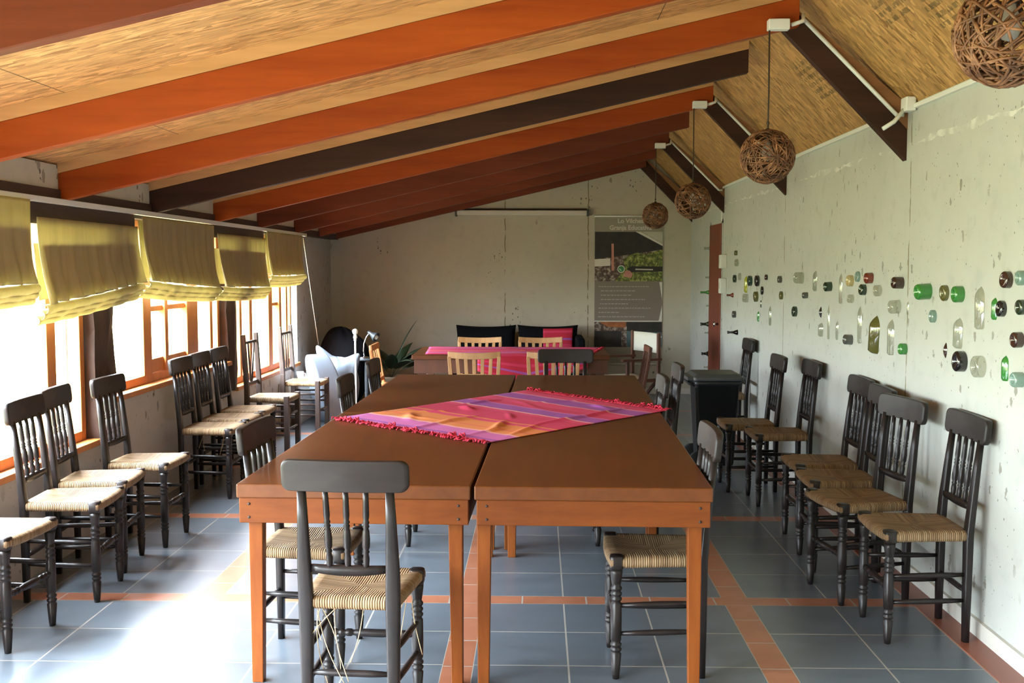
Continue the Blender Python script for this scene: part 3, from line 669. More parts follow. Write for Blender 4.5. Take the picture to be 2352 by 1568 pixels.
for (x, y, a, l) in (
    (-2.305, 4.285, -5, 'rush chair by the window wall whose pale seat is cut off by the picture edge'),
    (-2.240, 4.910, 4, 'rush chair by the window wall, second in line, seat overlapping the next one behind'),
    (-2.303, 5.370, 6, 'rush chair by the window wall, half hidden behind the second chair in line'),
    (-2.245, 5.880, -1, 'rush chair standing alone under the dark timber post of the window wall'),
    (-2.250, 7.110, 0, 'first rush chair of the tight trio under the small casement window, straw hanging down'),
    (-2.262, 7.560, 0, 'middle rush chair of the tight trio under the small casement window'),
    (-2.262, 8.010, 0, 'last rush chair of the tight trio, next to the chair without crest')):
    dup(front, (x, y, 0), face(a), l, GW)
for (x, y, a, l) in (
    (1.628, 4.470, 180, 'rush chair against the bottle wall, first in line, standing closest to us'),
    (1.546, 4.987, 190, 'rush chair against the bottle wall, second in line, turned slightly toward us'),
    (1.592, 5.480, 178, 'rush chair against the bottle wall, third in line, crest leaning behind the second'),
    (1.622, 5.930, 180, 'rush chair against the bottle wall, fourth in line, before the gap'),
    (1.615, 6.970, 180, 'rush chair below the wall bottles just beyond the gap in the row, shadow beside it'),
    (1.495, 7.400, 180, 'rush chair just in front of the black wheeled bin, glossy spindles'),
    (1.620, 9.080, 180, 'rush chair beside the red door, mostly hidden behind the black wheeled bin')):
    dup(front, (x, y, 0), face(a), l, GB)
def straws(chair, spots, seed, lmax):     # loose ends hanging from under the woven seat
    rnd = random.Random(seed); seat = [o for o in chair.children if o.name.startswith('seat')][0]
    for sx0, sy0, n in spots:
        for k in range(n):
            x, y, z = sx0 + rnd.uniform(-.012, .012), sy0 + rnd.uniform(-.01, .01), .435; dx, dy = rnd.uniform(-.012, .012), rnd.uniform(-.012, .0); L = rnd.uniform(.10, lmax); bow = rnd.uniform(-.02, .02)
            pts = [(x + dx*i + bow*math.sin(PI*i/9), y + dy*i*.5, z - L*i/9) for i in range(10)]
            q = obj('loose_straw', MB().tube(pts, .0015, 5), M['straw'], seat); q['label'] = 'loose straw strand hanging under the seat'
straws(front, ((-.10, -.16, 3), (-.05, -.16, 2), (.03, -.15, 1), (.16, .10, 3), (-.12, -.1, 1)), 5, .27)
trio = [o for o in bpy.data.objects if o.get('label', '').startswith('first rush chair of the tight trio')][0]
straws(trio, ((.12, -.02, 2), (.02, .10, 2)), 6, .17)

def plain_chair(label, loc, rz, broken):
    t = thing('plain_rush_chair', label, 'chair', loc, rz, 'plain square-legged rush chairs')
    obj('seat', CH['seat'], M['rush'], t)
    for s in (-1, 1):
        obj('leg', MB().box(s*.172-.021, s*.172+.021, .150, .192, 0, SH+.012), M['plain_chair'], t, bevel=.004)
        mb = MB(); mb.beam((s*.172, -.165, 0), (s*.172, -.165, .55), .038, .042, up=(0, 1, 0)); mb.beam((s*.172, -.165, .548), (s*.175, -.19, 1.0), .036, .042, up=(0, 1, 0), w2=.030, h2=.036)
        obj('back_post', mb, M['plain_chair'], t, bevel=.004)
        for z in (.16, .26, .36): obj('stretcher', MB().tube([(s*.172, -.15, z), (s*.172, .16, z)], .0095, 8), M['plain_chair'], t)
    for z in (.20, .32): obj('stretcher', MB().tube([(-.165, .171, z), (.165, .171, z)], .0095, 8), M['plain_chair'], t)
    for z, h in ((.58, .028), (.93, .022)): obj('cross_rail', MB().box(-.158, .158, -.186 - (.012 if z > .9 else 0), -.170 - (.012 if z > .9 else 0), z-h/2, z+h/2), M['plain_chair'], t, bevel=.003)
    spots = ((-.10, -.02, -1), (-.10, .0, 0)) if broken else ((-.07, -.08, 0), (.07, .08, 0))
    if broken:
        for a, b in ((-.12, -.01), (.045, .02)): obj('spindle', MB().tube([(b, -.178, .59), (a, -.19, .925)], .009, 8), M['plain_chair'], t)
    else:
        for x in (-.07, 0, .07): obj('spindle', MB().tube([(x, -.178, .59), (x, -.19, .925)], .009, 8), M['plain_chair'], t)
plain_chair('plain square-legged rush chair with bare tall posts and a crooked spindle by the window', (-2.265, 8.82, 0), face(-2), True)
plain_chair('plain square-legged rush chair beside the shiny grey-blue bean bag', (-2.25, 10.0, 0), face(-3), False)

# ------------------------------------------------------------------ long table: four tables set together
TZ = .77
trot = R(-1.2)
def table(label, cx, cy, L, wd=.868, legs=True):
    t = thing('wooden_table', label, 'table', (cx, cy, 0), trot, 'wooden tables pushed together')
    obj('tabletop', MB().box(-wd/2, wd/2, -L/2, L/2, TZ-.052, TZ), M['table_top'], t, bevel=.005)
    a = .095; i_ = .008
    for s in (-1, 1):
        obj('apron', MB().box(-wd/2+i_, wd/2-i_, s*(L/2-i_)-(.028 if s > 0 else 0), s*(L/2-i_)+(.028 if s < 0 else 0), TZ-.052-a, TZ-.0525), M['apron'], t, bevel=.003)
        obj('apron', MB().box(s*(wd/2-i_)-(.028 if s > 0 else 0), s*(wd/2-i_)+(.028 if s < 0 else 0), -L/2+i_+.029, L/2-i_-.029, TZ-.052-a, TZ-.0525), M['apron'], t, bevel=.003)
    for sx_ in (-1, 1):
        for sy_ in (-1, 1):
            x = sx_*(wd/2 - .060) - (.026 if (sx_ < 0 and sy_ < 0 and cx > 0) else 0); y = sy_*(L/2 - .068); mb = MB(); w0, w1 = .042, .054
            xo = sx_*(.031-.023)*.6
            mb.hexa([(x+xo-w0/2, y-w0/2, 0), (x+xo+w0/2, y-w0/2, 0), (x+xo+w0/2, y+w0/2, 0), (x+xo-w0/2, y+w0/2, 0),
                     (x-w1/2, y-w1/2, TZ-.0535), (x+w1/2, y-w1/2, TZ-.0535), (x+w1/2, y+w1/2, TZ-.0535), (x-w1/2, y+w1/2, TZ-.0535)])
            obj('leg', mb, M['tleg'], t, bevel=.003)
    if cy < 5:
        mb = MB()
        for sx_ in (-1, 1):
            for dz in (-.025, .025): mb.lathe([(.0055, 0), (.0055, .002)], (sx_*(wd/2-.045), -L/2+i_, TZ-.10+dz), (0, -1, 0), n=8)
        obj('nail', mb, M['post'], t)
def tpt(x, y):   # table-run coordinates (origin mid of near edge) to room
    c, s = math.cos(trot), math.sin(trot); return (-.238 + x*c - y*s, 3.765 + x*s + y*c)
L1, L2 = 1.88, 2.05
for sx_, y, L, l in ((-.441, L1/2, L1, 'near brown table on the window side of the long table group, chair at its end'), (.441, L1/2, L1, 'near brown table on the bottle-wall side of the long table group'),
                     (-.441, L1 + .012 + L2/2, L2, 'far brown table on the window side of the group, beyond the striped cloth'), (.441, L1 + .012 + L2/2, L2, 'far brown table on the bottle-wall side of the group, reflecting a chair crest')):
    x, y_ = tpt(sx_, y); table(l, x, y_, L)

# striped cloth on it
def cloth_quad(A, B, Cc, D, z, seed, amp=.012):
    rnd = random.Random(seed); bumps = [(rnd.uniform(.1, .9), rnd.uniform(.1, .9), rnd.uniform(.06, .20), rnd.uniform(.008, .022), rnd.uniform(0, PI), rnd.uniform(.4, 1)) for _ in range(16)]
    A, B, Cc, D = map(Vector, (A, B, Cc, D))
    def fn(u, v):
        p = (A*(1-u) + B*u)*(1-v) + (D*(1-u) + Cc*u)*v
        h = 0
        for bu, bv, l, w_, ang, k in bumps:
            du, dv = u-bu, v-bv; a = du*math.cos(ang) + dv*math.sin(ang); b = -du*math.sin(ang) + dv*math.cos(ang)
            h += k*math.exp(-(a/l)**2 - (b/w_)**2)
        h = amp*min(h, 1.6) + .0015*math.sin(u*31)*math.sin(v*27)
        edge = .006*math.sin(u*23 + v*5)
        return (p.x + edge*(v-.5), p.y + edge*(u-.5), z + .003 + max(h, 0))
    return fn
qa, qb, qc, qd = (-1.055, 5.45), (-.225, 4.70), (.712, 5.78), (-.06, 6.72)
t = thing('table_cloth', 'pink, orange and purple striped woven cloth lying askew across the long table', 'tablecloth', (-.16, 5.65, TZ))
rel = lambda p: (p[0]+.16, p[1]-5.65)
fn = cloth_quad(rel(qa), rel(qb), rel(qc), rel(qd), 0, 4, .014)
obj('cloth', MB().grid(fn, 120, 120), M['cloth'], t, solid=.002)
for v0, sgn, sd in ((0, -1, 1), (1, 1, 2)):
    rnd = random.Random(sd); mb = MB()
    for k in range(120):
        u = k/119; a = Vector(fn(u, v0)); b = Vector(fn(u, v0 - sgn*.02)); d_ = (a-b).normalized(); L = rnd.uniform(.025, .055); side = Vector((-d_.y, d_.x, 0))
        pts = [a - d_*.01]
        sw = rnd.uniform(-.025, .025)
        for i in range(1, 5): pts.append(a + d_*L*i/4 + side*(sw*i/4 + rnd.uniform(-.008, .008)) + Vector((0, 0, rnd.uniform(0, .012) if i < 4 else .002)))
        mb.tube([(p.x, p.y, max(p.z, .004)) for p in pts], rnd.uniform(.0025, .0042), 5)
    for k in range(9):
        a = Vector(fn(rnd.random(), v0)); d_ = Vector((0, 0, 1)); c = a + Vector((rnd.uniform(-.02, .02), sgn*rnd.uniform(.0, .035), .012)); n = 10; rr = rnd.uniform(.010, .018)
        mb.tube([(c.x + rr*math.cos(6.28*i/n), c.y + rr*math.sin(6.28*i/n), c.z + .008*math.sin(12.5*i/n)) for i in range(n)], .0045, 5, closed=True)
    obj('fringe', mb, M['fringe'], t)

# ------------------------------------------------------------------ far table with pink cloth, slat chairs
t = thing('dining_table', 'far wooden table under a pink cloth, its bare corner pale with window light', 'table', (-.245, 9.92, 0))
w2, l2 = 1.80, .96
obj('tabletop', MB().box(-w2/2, w2/2, -l2/2, l2/2, TZ-.045, TZ), M['table_top'], t, bevel=.006)
mb = MB(); mb.box(-w2/2+.02, w2/2-.02, -l2/2+.02, -l2/2+.045, TZ-.17, TZ-.0455); obj('apron', mb, M['red_shade_wood'], t)
mb = MB(); mb.box(-w2/2+.02, w2/2-.02, l2/2-.045, l2/2-.02, TZ-.17, TZ-.0455); obj('apron', mb, M['red_shade_wood'], t)
for s in (-1, 1): obj('apron', MB().box(s*(w2/2-.033)-.0125, s*(w2/2-.033)+.0125, -l2/2+.046, l2/2-.046, TZ-.17, TZ-.0455), M['red_shade_wood'], t)
for sx_ in (-1, 1):
    for sy_ in (-1, 1): obj('leg', MB().box(sx_*(w2/2-.085)-.035, sx_*(w2/2-.085)+.035, sy_*(l2/2-.085)-.035, sy_*(l2/2-.085)+.035, 0, TZ-.0455), M['red_shade_wood'], t, bevel=.004)
t = thing('table_cloth', 'pink woven cloth on the far table, one flap hanging deep red over the front', 'tablecloth', (-.245, 9.92, TZ))
fn2 = cloth_quad((-.78, -.44), (.72, -.47), (.87, .40), (-.83, .45), 0, 9, .010)
def fnA(u, v): return fn2(u, v)
obj('cloth', MB().grid(fnA, 60, 30), M['cloth2'], t, solid=.002)
def flap(u, v):
    x = -.30 + 1.0*u; drop = .30*(1-abs(2*u-.9)*.55)
    y = -.445 - .045*min(1, v*5) - .004*math.sin(u*26)*v; z = .005 - (max(0, v-.16)/.84)*drop - .0*v
    return (x, y, z)
obj('flap', MB().grid(flap, 40, 16), M['runner'], t, solid=.002)
def fringe_line(a, b, n, seed, down=.0):
    rnd = random.Random(seed); mb = MB()
    for k in range(n):
        f_ = k/(n-1); p = Vector(a)*(1-f_) + Vector(b)*f_
        mb.tube([p, p + Vector((rnd.uniform(-.005, .02), rnd.uniform(-.01, .01), .002)), p + Vector((rnd.uniform(.015, .04), rnd.uniform(-.015, .015), -.0))], .003, 5)
    return mb
obj('fringe', fringe_line((.72, -.46, .006), (.87, .39, .006), 40, 8), M['fringe'], t)

def slat_chair(label, loc, rz, mat, group='slat-back chairs around the far table'):
    t = thing('slat_back_chair', label, 'chair', loc, rz, group); W = .455
    mb = MB(); q = rounded_profile(.43, .42, .04, 4); mb.prism(q, (0, 0, .43), (1, 0, 0), (0, 1, 0), (0, 0, .03)); obj('seat', mb, mat, t, bevel=.006)
    for s in (-1, 1):
        obj('leg', MB().beam((s*.19, .18, 0), (s*.185, .175, .43), .034, .034, up=(0, 1, 0), w2=.04, h2=.04), mat, t, bevel=.004)
        mb = MB(); mb.beam((s*.19, -.19, 0), (s*.195, -.195, .46), .036, .030, up=(0, 1, 0)); mb.beam((s*.195, -.195, .458), (s*(W/2-.012), -.255, .80), .036, .030, up=(0, 1, 0), w2=.03, h2=.026)
        obj('leg', mb, mat, t, bevel=.004)
        obj('stretcher', MB().box(s*.188-.008, s*.188+.008, -.175, .165, .2, .225), mat, t)
    mb = MB(); rings = []
    for i in range(13):
        x = -W/2 + W*i/12; c = 1-(2*x/W)**2; y = -.257 - .030*c + .012; zc = .815 - .012*c
        rings.append([(x, y-.012, zc-.028), (x, y+.012, zc-.028), (x, y+.012-.005, zc+.028), (x, y-.012-.005, zc+.028)])
    mb.loft(rings, smooth=False); obj('top_rail', mb, mat, t, bevel=.006)
    obj('lower_rail', MB().box(-.185, .185, -.212, -.192, .485, .525), mat, t, bevel=.003)
    for k in range(5):
        x = -.135 + .0675*k; c = 1-(2*x/W)**2
        obj('slat', MB().beam((x*.95, -.203, .515), (x*1.08, -.247 - .028*c, .792), .030, .010, up=(0, 1, 0)), mat, t, bevel=.002)
    return t
slat_chair('pale wooden slat chair with back to us at the far table, whole back visible', (-.545, 9.20, 0), 0, M['light_wood'])
slat_chair('pale wooden slat chair with back to us, partly covered by a dark crest', (.135, 9.20, 0), 0, M['light_wood'])
slat_chair('pale slat chair on the wall side of the far table, before the plain black cushion', (-.60, 10.58, 0), R(180), M['light_wood'])
slat_chair('pale slat chair on the wall side of the far table, before the red-panelled cushion', (.03, 10.58, 0), R(180), M['light_wood'])
slat_chair('orange slat chair at the window end of the far table, beside the desk lamp', (-1.29, 9.81, 0), R(-90), M['orange_wood'])
slat_chair('slat chair with its shade painted dark red at the banner end of the far table', (.76, 9.60, 0), R(90), M['red_shade_wood'])  # shade on this chair is put into its darker wood colour

# director chair
t = thing('director_chair', 'folding chair with white canvas back in front of the banner', 'chair', (.95, 10.75, 0), R(115))
for s in (-1, 1):
    obj('back_post', MB().box(s*.26-.016, s*.26+.016, -.20, -.168, .42, .90), M['red_shade_wood'], t, bevel=.003)
    obj('armrest', MB().box(s*.26-.028, s*.26+.028, -.21, .24, .62, .645), M['red_shade_wood'], t, bevel=.004)
    obj('arm_post', MB().box(s*.26-.015, s*.26+.015, .16, .19, .42, .62), M['red_shade_wood'], t, bevel=.003)
    obj('seat_rail', MB().box(s*.26-.016, s*.26+.016, -.22, .22, .405, .44), M['red_shade_wood'], t, bevel=.003)
    obj('foot', MB().box(s*.26-.018, s*.26+.018, -.22, .22, 0, .03), M['red_shade_wood'], t, bevel=.003)
    for y in (-.16, .16): obj('leg', MB().beam((-s*.25, y + s*.012, .03), (s*.25, y + s*.012, .41), .03, .018, up=(0, 1, 0)), M['red_shade_wood'], t)
obj('back_canvas', MB().grid(lambda u, v: (-.275 + .55*u, -.185 - .03*math.sin(PI*u), .69 + .20*v), 16, 4), M['canvas'], t, solid=.006)
obj('seat_canvas', MB().grid(lambda u, v: (-.255 + .51*u, -.2 + .4*v, .44 - .03*math.sin(PI*u)), 16, 6), M['canvas'], t, solid=.006)

# sofa with black cushions
t = thing('sofa', 'low black one-armed sofa against the gable wall, mostly hidden behind the far table', 'sofa', (-.23, 12.45, 0))
obj('base', MB().box(-.76, .68, -.38, .36, .04, .40), M['black_cloth'], t, bevel=.03, seg=3)
for s in (1,): obj('armrest', MB().box(.68, .78, -.38, .36, .06, .74), M['black_cloth'], t, bevel=.03, seg=3)
for sx_ in (-1, 1):
    for sy_ in (-.32, .3): obj('foot', MB().box(sx_*.7-.03, sx_*.7+.03, sy_-.03, sy_+.03, 0, .05), M['rubber'], t)
def cushion(x, label, panel):
    t = thing('cushion', label, 'cushion', (x, 12.60, .40)); t.rotation_euler = (R(-8), 0, 0)
    def half(sg):
        def fn(u, v):
            a, b = 2*u-1, 2*v-1; k = (1-a**4)*(1-b**4); pin = 1 - .07*(1-b*b) *abs(a)**3; px = .365*a*(1 - .05*(1-b*b)*a*a); pz = .235 + .235*b*(1 - .10*(1-a*a)*b*b)
            return (px, sg*.085*k**.5, pz)
        return fn
    mb = MB(); mb.grid(half(-1), 24, 16, uv=False); mb.grid(half(1), 24, 16, uv=False); obj('cover', mb, M['black_cloth'], t)
    if panel:
        f0 = half(-1)
        def pf(u, v):
            p = f0(.42 + .50*u, .06 + .86*v); return (p[0], p[1]-.004, p[2])
        obj('woven_panel', MB().grid(pf, 20, 12), M['runner'], t, solid=.003)['label'] = 'red woven panel'
cushion(-.625, 'plain black cushion standing on the sofa against the gable wall', False)
cushion(.125, 'black cushion with a red woven panel standing on the sofa', True)

# ------------------------------------------------------------------ banner and screen on the far wall
t = thing('projector_screen', 'long rolled projector screen case fixed high on the gable wall', 'projector screen', (-.2, YF, 2.228))
obj('case', MB().beam((-.81, -.045, 0), (.80, -.045, -.006), .07, .062), M['cream'], t, bevel=.012)
for s in (-.80, .81): obj('end_cap', MB().box(s-.012, s+.012, -.085, -.003, -.045, .035), M['lid'], t, bevel=.004)
obj('bracket', MB().box(-.80, .80, -.02, -.001, .031, .05), M['post'], t)
def banner():
    t = thing('banner', 'tall printed banner with farm photographs and white lettering on the gable wall', 'banner', (1.115, YF-.012, 1.275)); W, H = .83, 1.81
    grey = plain('banner_grey_print', (.30, .285, .225), .55, var=.04); brown = plain('banner_brown_print', (.205, .175, .145), .55, var=.04)
    obj('sheet', MB().box(-W/2, W/2, 0, .004, -H/2, H/2), grey, t)
    obj('hanging_rod', MB().tube([(-W/2-.01, -.004, H/2+.005), (W/2+.01, -.004, H/2+.005)], .011, 8), M['white'], t)
    obj('bottom_rod', MB().tube([(-W/2, -.002, -H/2), (W/2, -.002, -H/2)], .009, 8), M['cream'], t)
    # pixel frame of the photo prints: u 0..1 across, v metres from top
    def quad(name, poly, m_, y): 
        mb = MB(); mb.prism([(a*W - W/2, H/2 - b) for a, b in poly], (0, y, 0), (1, 0, 0), (0, 0, 1), (0, -.0008, 0)); return obj(name, mb, m_, pic)
    def photo_mat(name, stops, sc_, seed):
        x = NT(name); n = x.noise(x.co((1, 1, 1)), sc_, 6, .7); x.col(x.ramp(n, stops)); x.rough(.5); return x.m
    dark = photo_mat('print_dark_roof', [(.35, (.012, .012, .012)), (.7, (.035, .030, .026))], 6, 0)
    green = photo_mat('print_garden', [(.3, (.02, .03, .012)), (.48, (.10, .13, .03)), (.58, (.32, .36, .08)), (.75, (.55, .55, .40))], 22, 1)
    mixd = photo_mat('print_machinery', [(.3, (.02, .016, .014)), (.5, (.10, .06, .045)), (.62, (.42, .38, .32)), (.8, (.6, .5, .42))], 18, 2)
    pale = photo_mat('print_pale_sky', [(.3, (.42, .43, .36)), (.7, (.52, .53, .45))], 4, 3)
    pink_ = photo_mat('print_pink', [(.3, (.45, .16, .13)), (.7, (.62, .33, .26))], 6, 4)
    teal = photo_mat('print_teal', [(.3, (.05, .10, .11)), (.7, (.10, .18, .19))], 6, 5)
    orange = photo_mat('print_orange', [(.3, (.24, .07, .02)), (.7, (.42, .15, .05))], 12, 6)
    wht = photo_mat('print_white', [(.3, (.62, .62, .56)), (.7, (.7, .7, .64))], 6, 7)
    pic = obj('upper_photo', MB().box(-W/2, W/2, -.001, 0, H/2-.79, H/2-.185), mixd, t)
    quad('print_shape', [(0, .185), (.62, .185), (1, .35), (1, .40), (.55, .46), (0, .52)], dark, -.001)
    quad('print_shape', [(.60, .185), (.68, .185), (1, .335), (1, .36)], wht, -.0012)
    quad('print_shape', [(.69, .185), (1, .185), (1, .33)], pale, -.0012)
    quad('print_shape', [(.42, .52), (.52, .47), (.62, .44), (.75, .46), (1, .40), (1, .79), (.3, .79), (.45, .62)], green, -.0014)
    quad('print_shape', [(.245, .33), (.28, .33), (.285, .66), (.25, .66)], pink_, -.0018)
    quad('print_shape', [(0, .52), (.23, .51), (.23, .60), (0, .61)], wht, -.0016)
    quad('print_shape', [(.42, .73), (.45, .66), (.52, .66), (.56, .70), (.54, .75)], pink_, -.0020)
    quad('print_shape', [(.47, .64), (.54, .605), (1, .61), (1, .67), (.54, .68)], dark, -.0019)
    quad('print_shape', [(.60, .635), (.86, .64), (.86, .655), (.60, .652)], pale, -.0027)
    # round green messenger-style badge with a white handset
    circ = [(.39 + .055*math.cos(2*PI*i/24), .64 + .046*math.sin(2*PI*i/24)) for i in range(24)]; quad('badge', circ, wht, -.0021)
    circ = [(.39 + .044*math.cos(2*PI*i/24), .64 + .036*math.sin(2*PI*i/24)) for i in range(24)]; quad('badge', circ, plain('print_badge_green', (.04, .24, .09), .5, var=.03), -.0030)
    hs = [(.39 + .022*math.cos(R(a))*1.0 - .004, .64 + .018*math.sin(R(a))) for a in range(60, 215, 15)] + [(.39 + .012*math.cos(R(a)) - .002, .64 + .009*math.sin(R(a))) for a in range(210, 55, -15)]
    quad('badge', hs, wht, -.0039)
    pic = obj('text_panel', MB().box(-W/2, W/2, -.001, 0, H/2-1.285, H/2-.79), brown, t)
    quad('print_shape', [(.955, .80), (1, .80), (1, 1.02)], wht, -.001); quad('print_shape', [(1, 1.08), (1, 1.28), (.95, 1.28)], wht, -.001)
    quad('print_shape', [(0, 1.275), (1, 1.275), (1, 1.287), (0, 1.287)], wht, -.001)
    rnd = random.Random(4); txt = plain('print_text_grey', (.38, .36, .31), .5, var=.03)
    mb = MB()
    for k, (a, b) in enumerate(((.06, .80), (.09, .60), (.09, .54), (.09, .75), (.08, .50), (.06, .84), (.06, .36), (.05, .74))):
        x = a
        while x < b:
            w_ = rnd.uniform(.02, .06); z = H/2 - (.855 + .053*k); mb.box(x*W - W/2, min(x + w_, b)*W - W/2, -.002, -.001, z-.0055, z+.0055); x += w_ + .012
    obj('text_line', mb, txt, pic)
    pic = obj('lower_photo', MB().box(-W/2, W/2, -.001, 0, H/2-1.60, H/2-1.288), mixd, t)
    quad('print_shape', [(0, 1.40), (.40, 1.40), (.40, 1.60), (0, 1.60)], dark, -.001)
    quad('print_shape', [(.06, 1.288), (.47, 1.288), (.46, 1.36), (.2, 1.35)], orange, -.0012)
    quad('print_shape', [(.48, 1.288), (1, 1.288), (1, 1.42), (.48, 1.42)], dark, -.0012)
    quad('print_shape', [(.48, 1.40), (1, 1.42), (1, 1.60), (.48, 1.60)], teal, -.0014)
    oval = [(.88 + .12*math.cos(2*PI*i/20), 1.475 + .022*math.sin(2*PI*i/20)) for i in range(20)]; quad('print_shape', oval, wht, -.0022)
    m_ = plain('banner_lettering', (.62, .62, .55), .5, var=.02)
    for s_, z, size in (('Lo Vilches', .055, .076), ('Granja Educativa', .137, .076)):
        c = bpy.data.curves.new('lettering', 'FONT'); c.body = s_; c.size = size; c.align_x = 'CENTER'; c.align_y = 'CENTER'; c.extrude = .0004; c.offset = .0016
        tmp = bpy.data.objects.new('lettering_curve', c); C.objects.link(tmp); me = bpy.data.meshes.new_from_object(tmp); me = me.copy(); bpy.data.objects.remove(tmp)
        me.materials.clear(); me.materials.append(m_)
        o = bpy.data.objects.new('lettering', me); C.objects.link(o); o.parent = t; o.rotation_euler = (R(90), 0, 0); o.location = (.02, -.0008, H/2 - z)
banner()

# ------------------------------------------------------------------ bin
t = thing('wheeled_bin', 'black plastic wheeled bin with grey lid near the red door', 'bin', (1.38, 8.15, 0), R(0))
def ring(z, hx, hy): return [(a, b, z) for a, b in rounded_profile(2*hx, 2*hy, .03, 4)]
mb = MB(); mb.loft([ring(.04, .13, .15), ring(.06, .135, .155), ring(.66, .165, .19), ring(.665, .178, .205), ring(.70, .178, .205)]); obj('body', mb, M['black_plastic'], t)
mb = MB(); mb.loft([ring(.701, .19, .215), ring(.725, .19, .215), ring(.75, .165, .19), ring(.752, .12, .14)])
mb.box(-.235, -.18, -.17, .17, .70, .728); obj('lid', mb, M['lid'], t, bevel=.004)
obj('handle', MB().tube([(-.17, -.13, .66), (-.215, -.13, .675), (-.215, .13, .675), (-.17, .13, .66)], .011, 8), M['rubber'], t)
for s in (-1, 1): obj('wheel', MB().lathe([(.02, -.02), (.075, -.02), (.08, -.012), (.08, .012), (.075, .02), (.02, .02)], (-.14, s*.175, .08), (0, 1, 0), n=20), M['rubber'], t)
obj('rib', MB().beam((-.139, -.159, .09), (-.168, -.193, .65), .02, .012, up=(0, 1, 0)), M['black_plastic'], t)

# ------------------------------------------------------------------ bean bags, lamp, plant in the far corner
def blob(c, rad, ears=(), n=40, m=28, lean=(0, 0), pw=2.4):
    def fn(u, v):
        a = 2*PI*u; b = PI*(v-.5); d = Vector((math.cos(b)*math.cos(a), math.cos(b)*math.sin(a), math.sin(b)))
        k = (abs(d.x)**pw + abs(d.y)**pw + abs(d.z)**pw)**(-1/pw); p = Vector((d.x*rad[0], d.y*rad[1], d.z*rad[2]))*k
        p *= 1 + .02*math.sin(5*a + 3*b) + .015*math.sin(9*a - 4*b)
        for e, amp, sh in ears:
            q = max(0, d.dot(Vector(e).normalized())); p += Vector(e).normalized()*amp*q**sh
        z = max(p.z + c[2], 0.0); p.x += lean[0]*z; p.y += lean[1]*z
        return (p.x + c[0], p.y + c[1], z)
    return MB().grid(fn, n, m, uv=False)
t = thing('bean_bag', 'tall grey-blue vinyl bean bag, its flat side white with window light', 'bean bag', (-2.06, 10.45, 0))
def slab(z, hx, hy, cx, rr=.035):
    ca, sa = math.cos(R(38)), math.sin(R(38)); return [(cx + a*ca - b*sa, a*sa + b*ca, z) for a, b in rounded_profile(2*hx, 2*hy, min(rr, hx*.9, hy*.9), 5)]
mb = MB(); mb.loft([slab(.002, .10, .12, .0), slab(.03, .12, .14, .0), slab(.20, .13, .15, -.04), slab(.40, .125, .145, -.09), slab(.56, .12, .125, -.13), slab(.655, .115, .075, -.16), slab(.685, .11, .035, -.165), slab(.69, .10, .02, -.165)]); obj('body', mb, M['vinyl'], t, sub=1)
mb = MB(); mb.tube([(-.04 + .12*.62, -.02, .2), (-.165 + .115*.75, .04, .69)], .006, 6); obj('piping', mb, M['vinyl_dark'], t)
t = thing('bean_bag', 'grey-blue vinyl bean bag with pointed upper corners behind the tall one', 'bean bag', (-2.10, 10.87, 0))
obj('body', blob((0, 0, .31), (.22, .22, .31), [((-.62, -.1, 1.05), .20, 34), ((.75, -.2, .85), .16, 34), ((.1, -.9, .5), .03, 6)]), M['vinyl'], t, sub=1)
t = thing('bean_bag', 'round black bean bag slumped in the corner below the blind cord', 'bean bag', (-2.18, 11.62, 0))
obj('body', blob((0, 0, .42), (.28, .30, .42), [((-.2, 0, 1), .06, 6), ((.6, -.2, .3), .05, 8)]), M['black_cloth'], t, sub=1)
t = thing('side_table', 'small dark side table carrying the desk lamp, hidden behind the chairs', 'side table', (-1.86, 11.27, 0))
obj('table_top', MB().lathe([(.0, .56), (.15, .56), (.155, .567), (.155, .577), (.15, .58), (0, .58)], n=24), M['vinyl_dark'], t)
obj('pedestal', MB().lathe([(.12, 0), (.12, .015), (.02, .03), (.02, .56)], n=16), M['vinyl_dark'], t)
t = thing('desk_lamp', 'small chrome gooseneck desk lamp with a dark shade beside the orange chair', 'desk lamp', (-1.875, 11.23, .58))
obj('base', MB().lathe([(.0, 0), (.06, 0), (.062, .008), (.045, .018), (.01, .024), (0, .024)], n=20), M['chrome'], t)
obj('neck', MB().tube([(.0, 0, .02), (-.008, 0, .08), (-.002, 0, .16), (.025, 0, .23), (.055, 0, .272), (.062, 0, .285)], .0075, 8), M['chrome'], t)
mb = MB(); mb.lathe([(.014, -.02), (.018, 0), (.022, .03), (.050, .085), (.055, .10), (.050, .10), (.018, .03)], (.058, 0, .278), (.72, -.3, -.45), n=16); sh = obj('shade', mb, M['vinyl_dark'], t)
obj('bulb', MB().lathe([(.001, .05), (.02, .06), (.03, .085), (.022, .112), (.001, .12)], (.058, 0, .278), (.72, -.3, -.45), n=12), M['bulb'], sh)
t = thing('finial_pole', 'thin white pole topped by a round finial, standing beside the desk lamp', 'pole', (-1.885, 10.74, 0))
obj('pole', MB().lathe([(.05, 0), (.05, .012), (.010, .02), (.010, .80)], n=12), M['cup'], t)
obj('finial', MB().lathe([(.010, .80), (.018, .81), (.013, .825), (.022, .835), (.018, .86), (.012, .868), (.024, .878), (.031, .90), (.024, .922), (.001, .93)], n=14), M['cup'], t)
t = thing('potted_plant', 'dark broad-leaved plant in a beige pot in front of the gable wall', 'plant', (-1.66, 11.75, 0))
obj('pot', MB().lathe([(.0, 0), (.10, 0), (.13, .16), (.145, .30), (.155, .31), (.155, .335), (.14, .335), (.132, .30), (.0, .30)], n=24), M['pot'], t)
obj('soil', MB().lathe([(.0, .305), (.133, .305)], n=20), M['soil'], t)
rnd = random.Random(12)
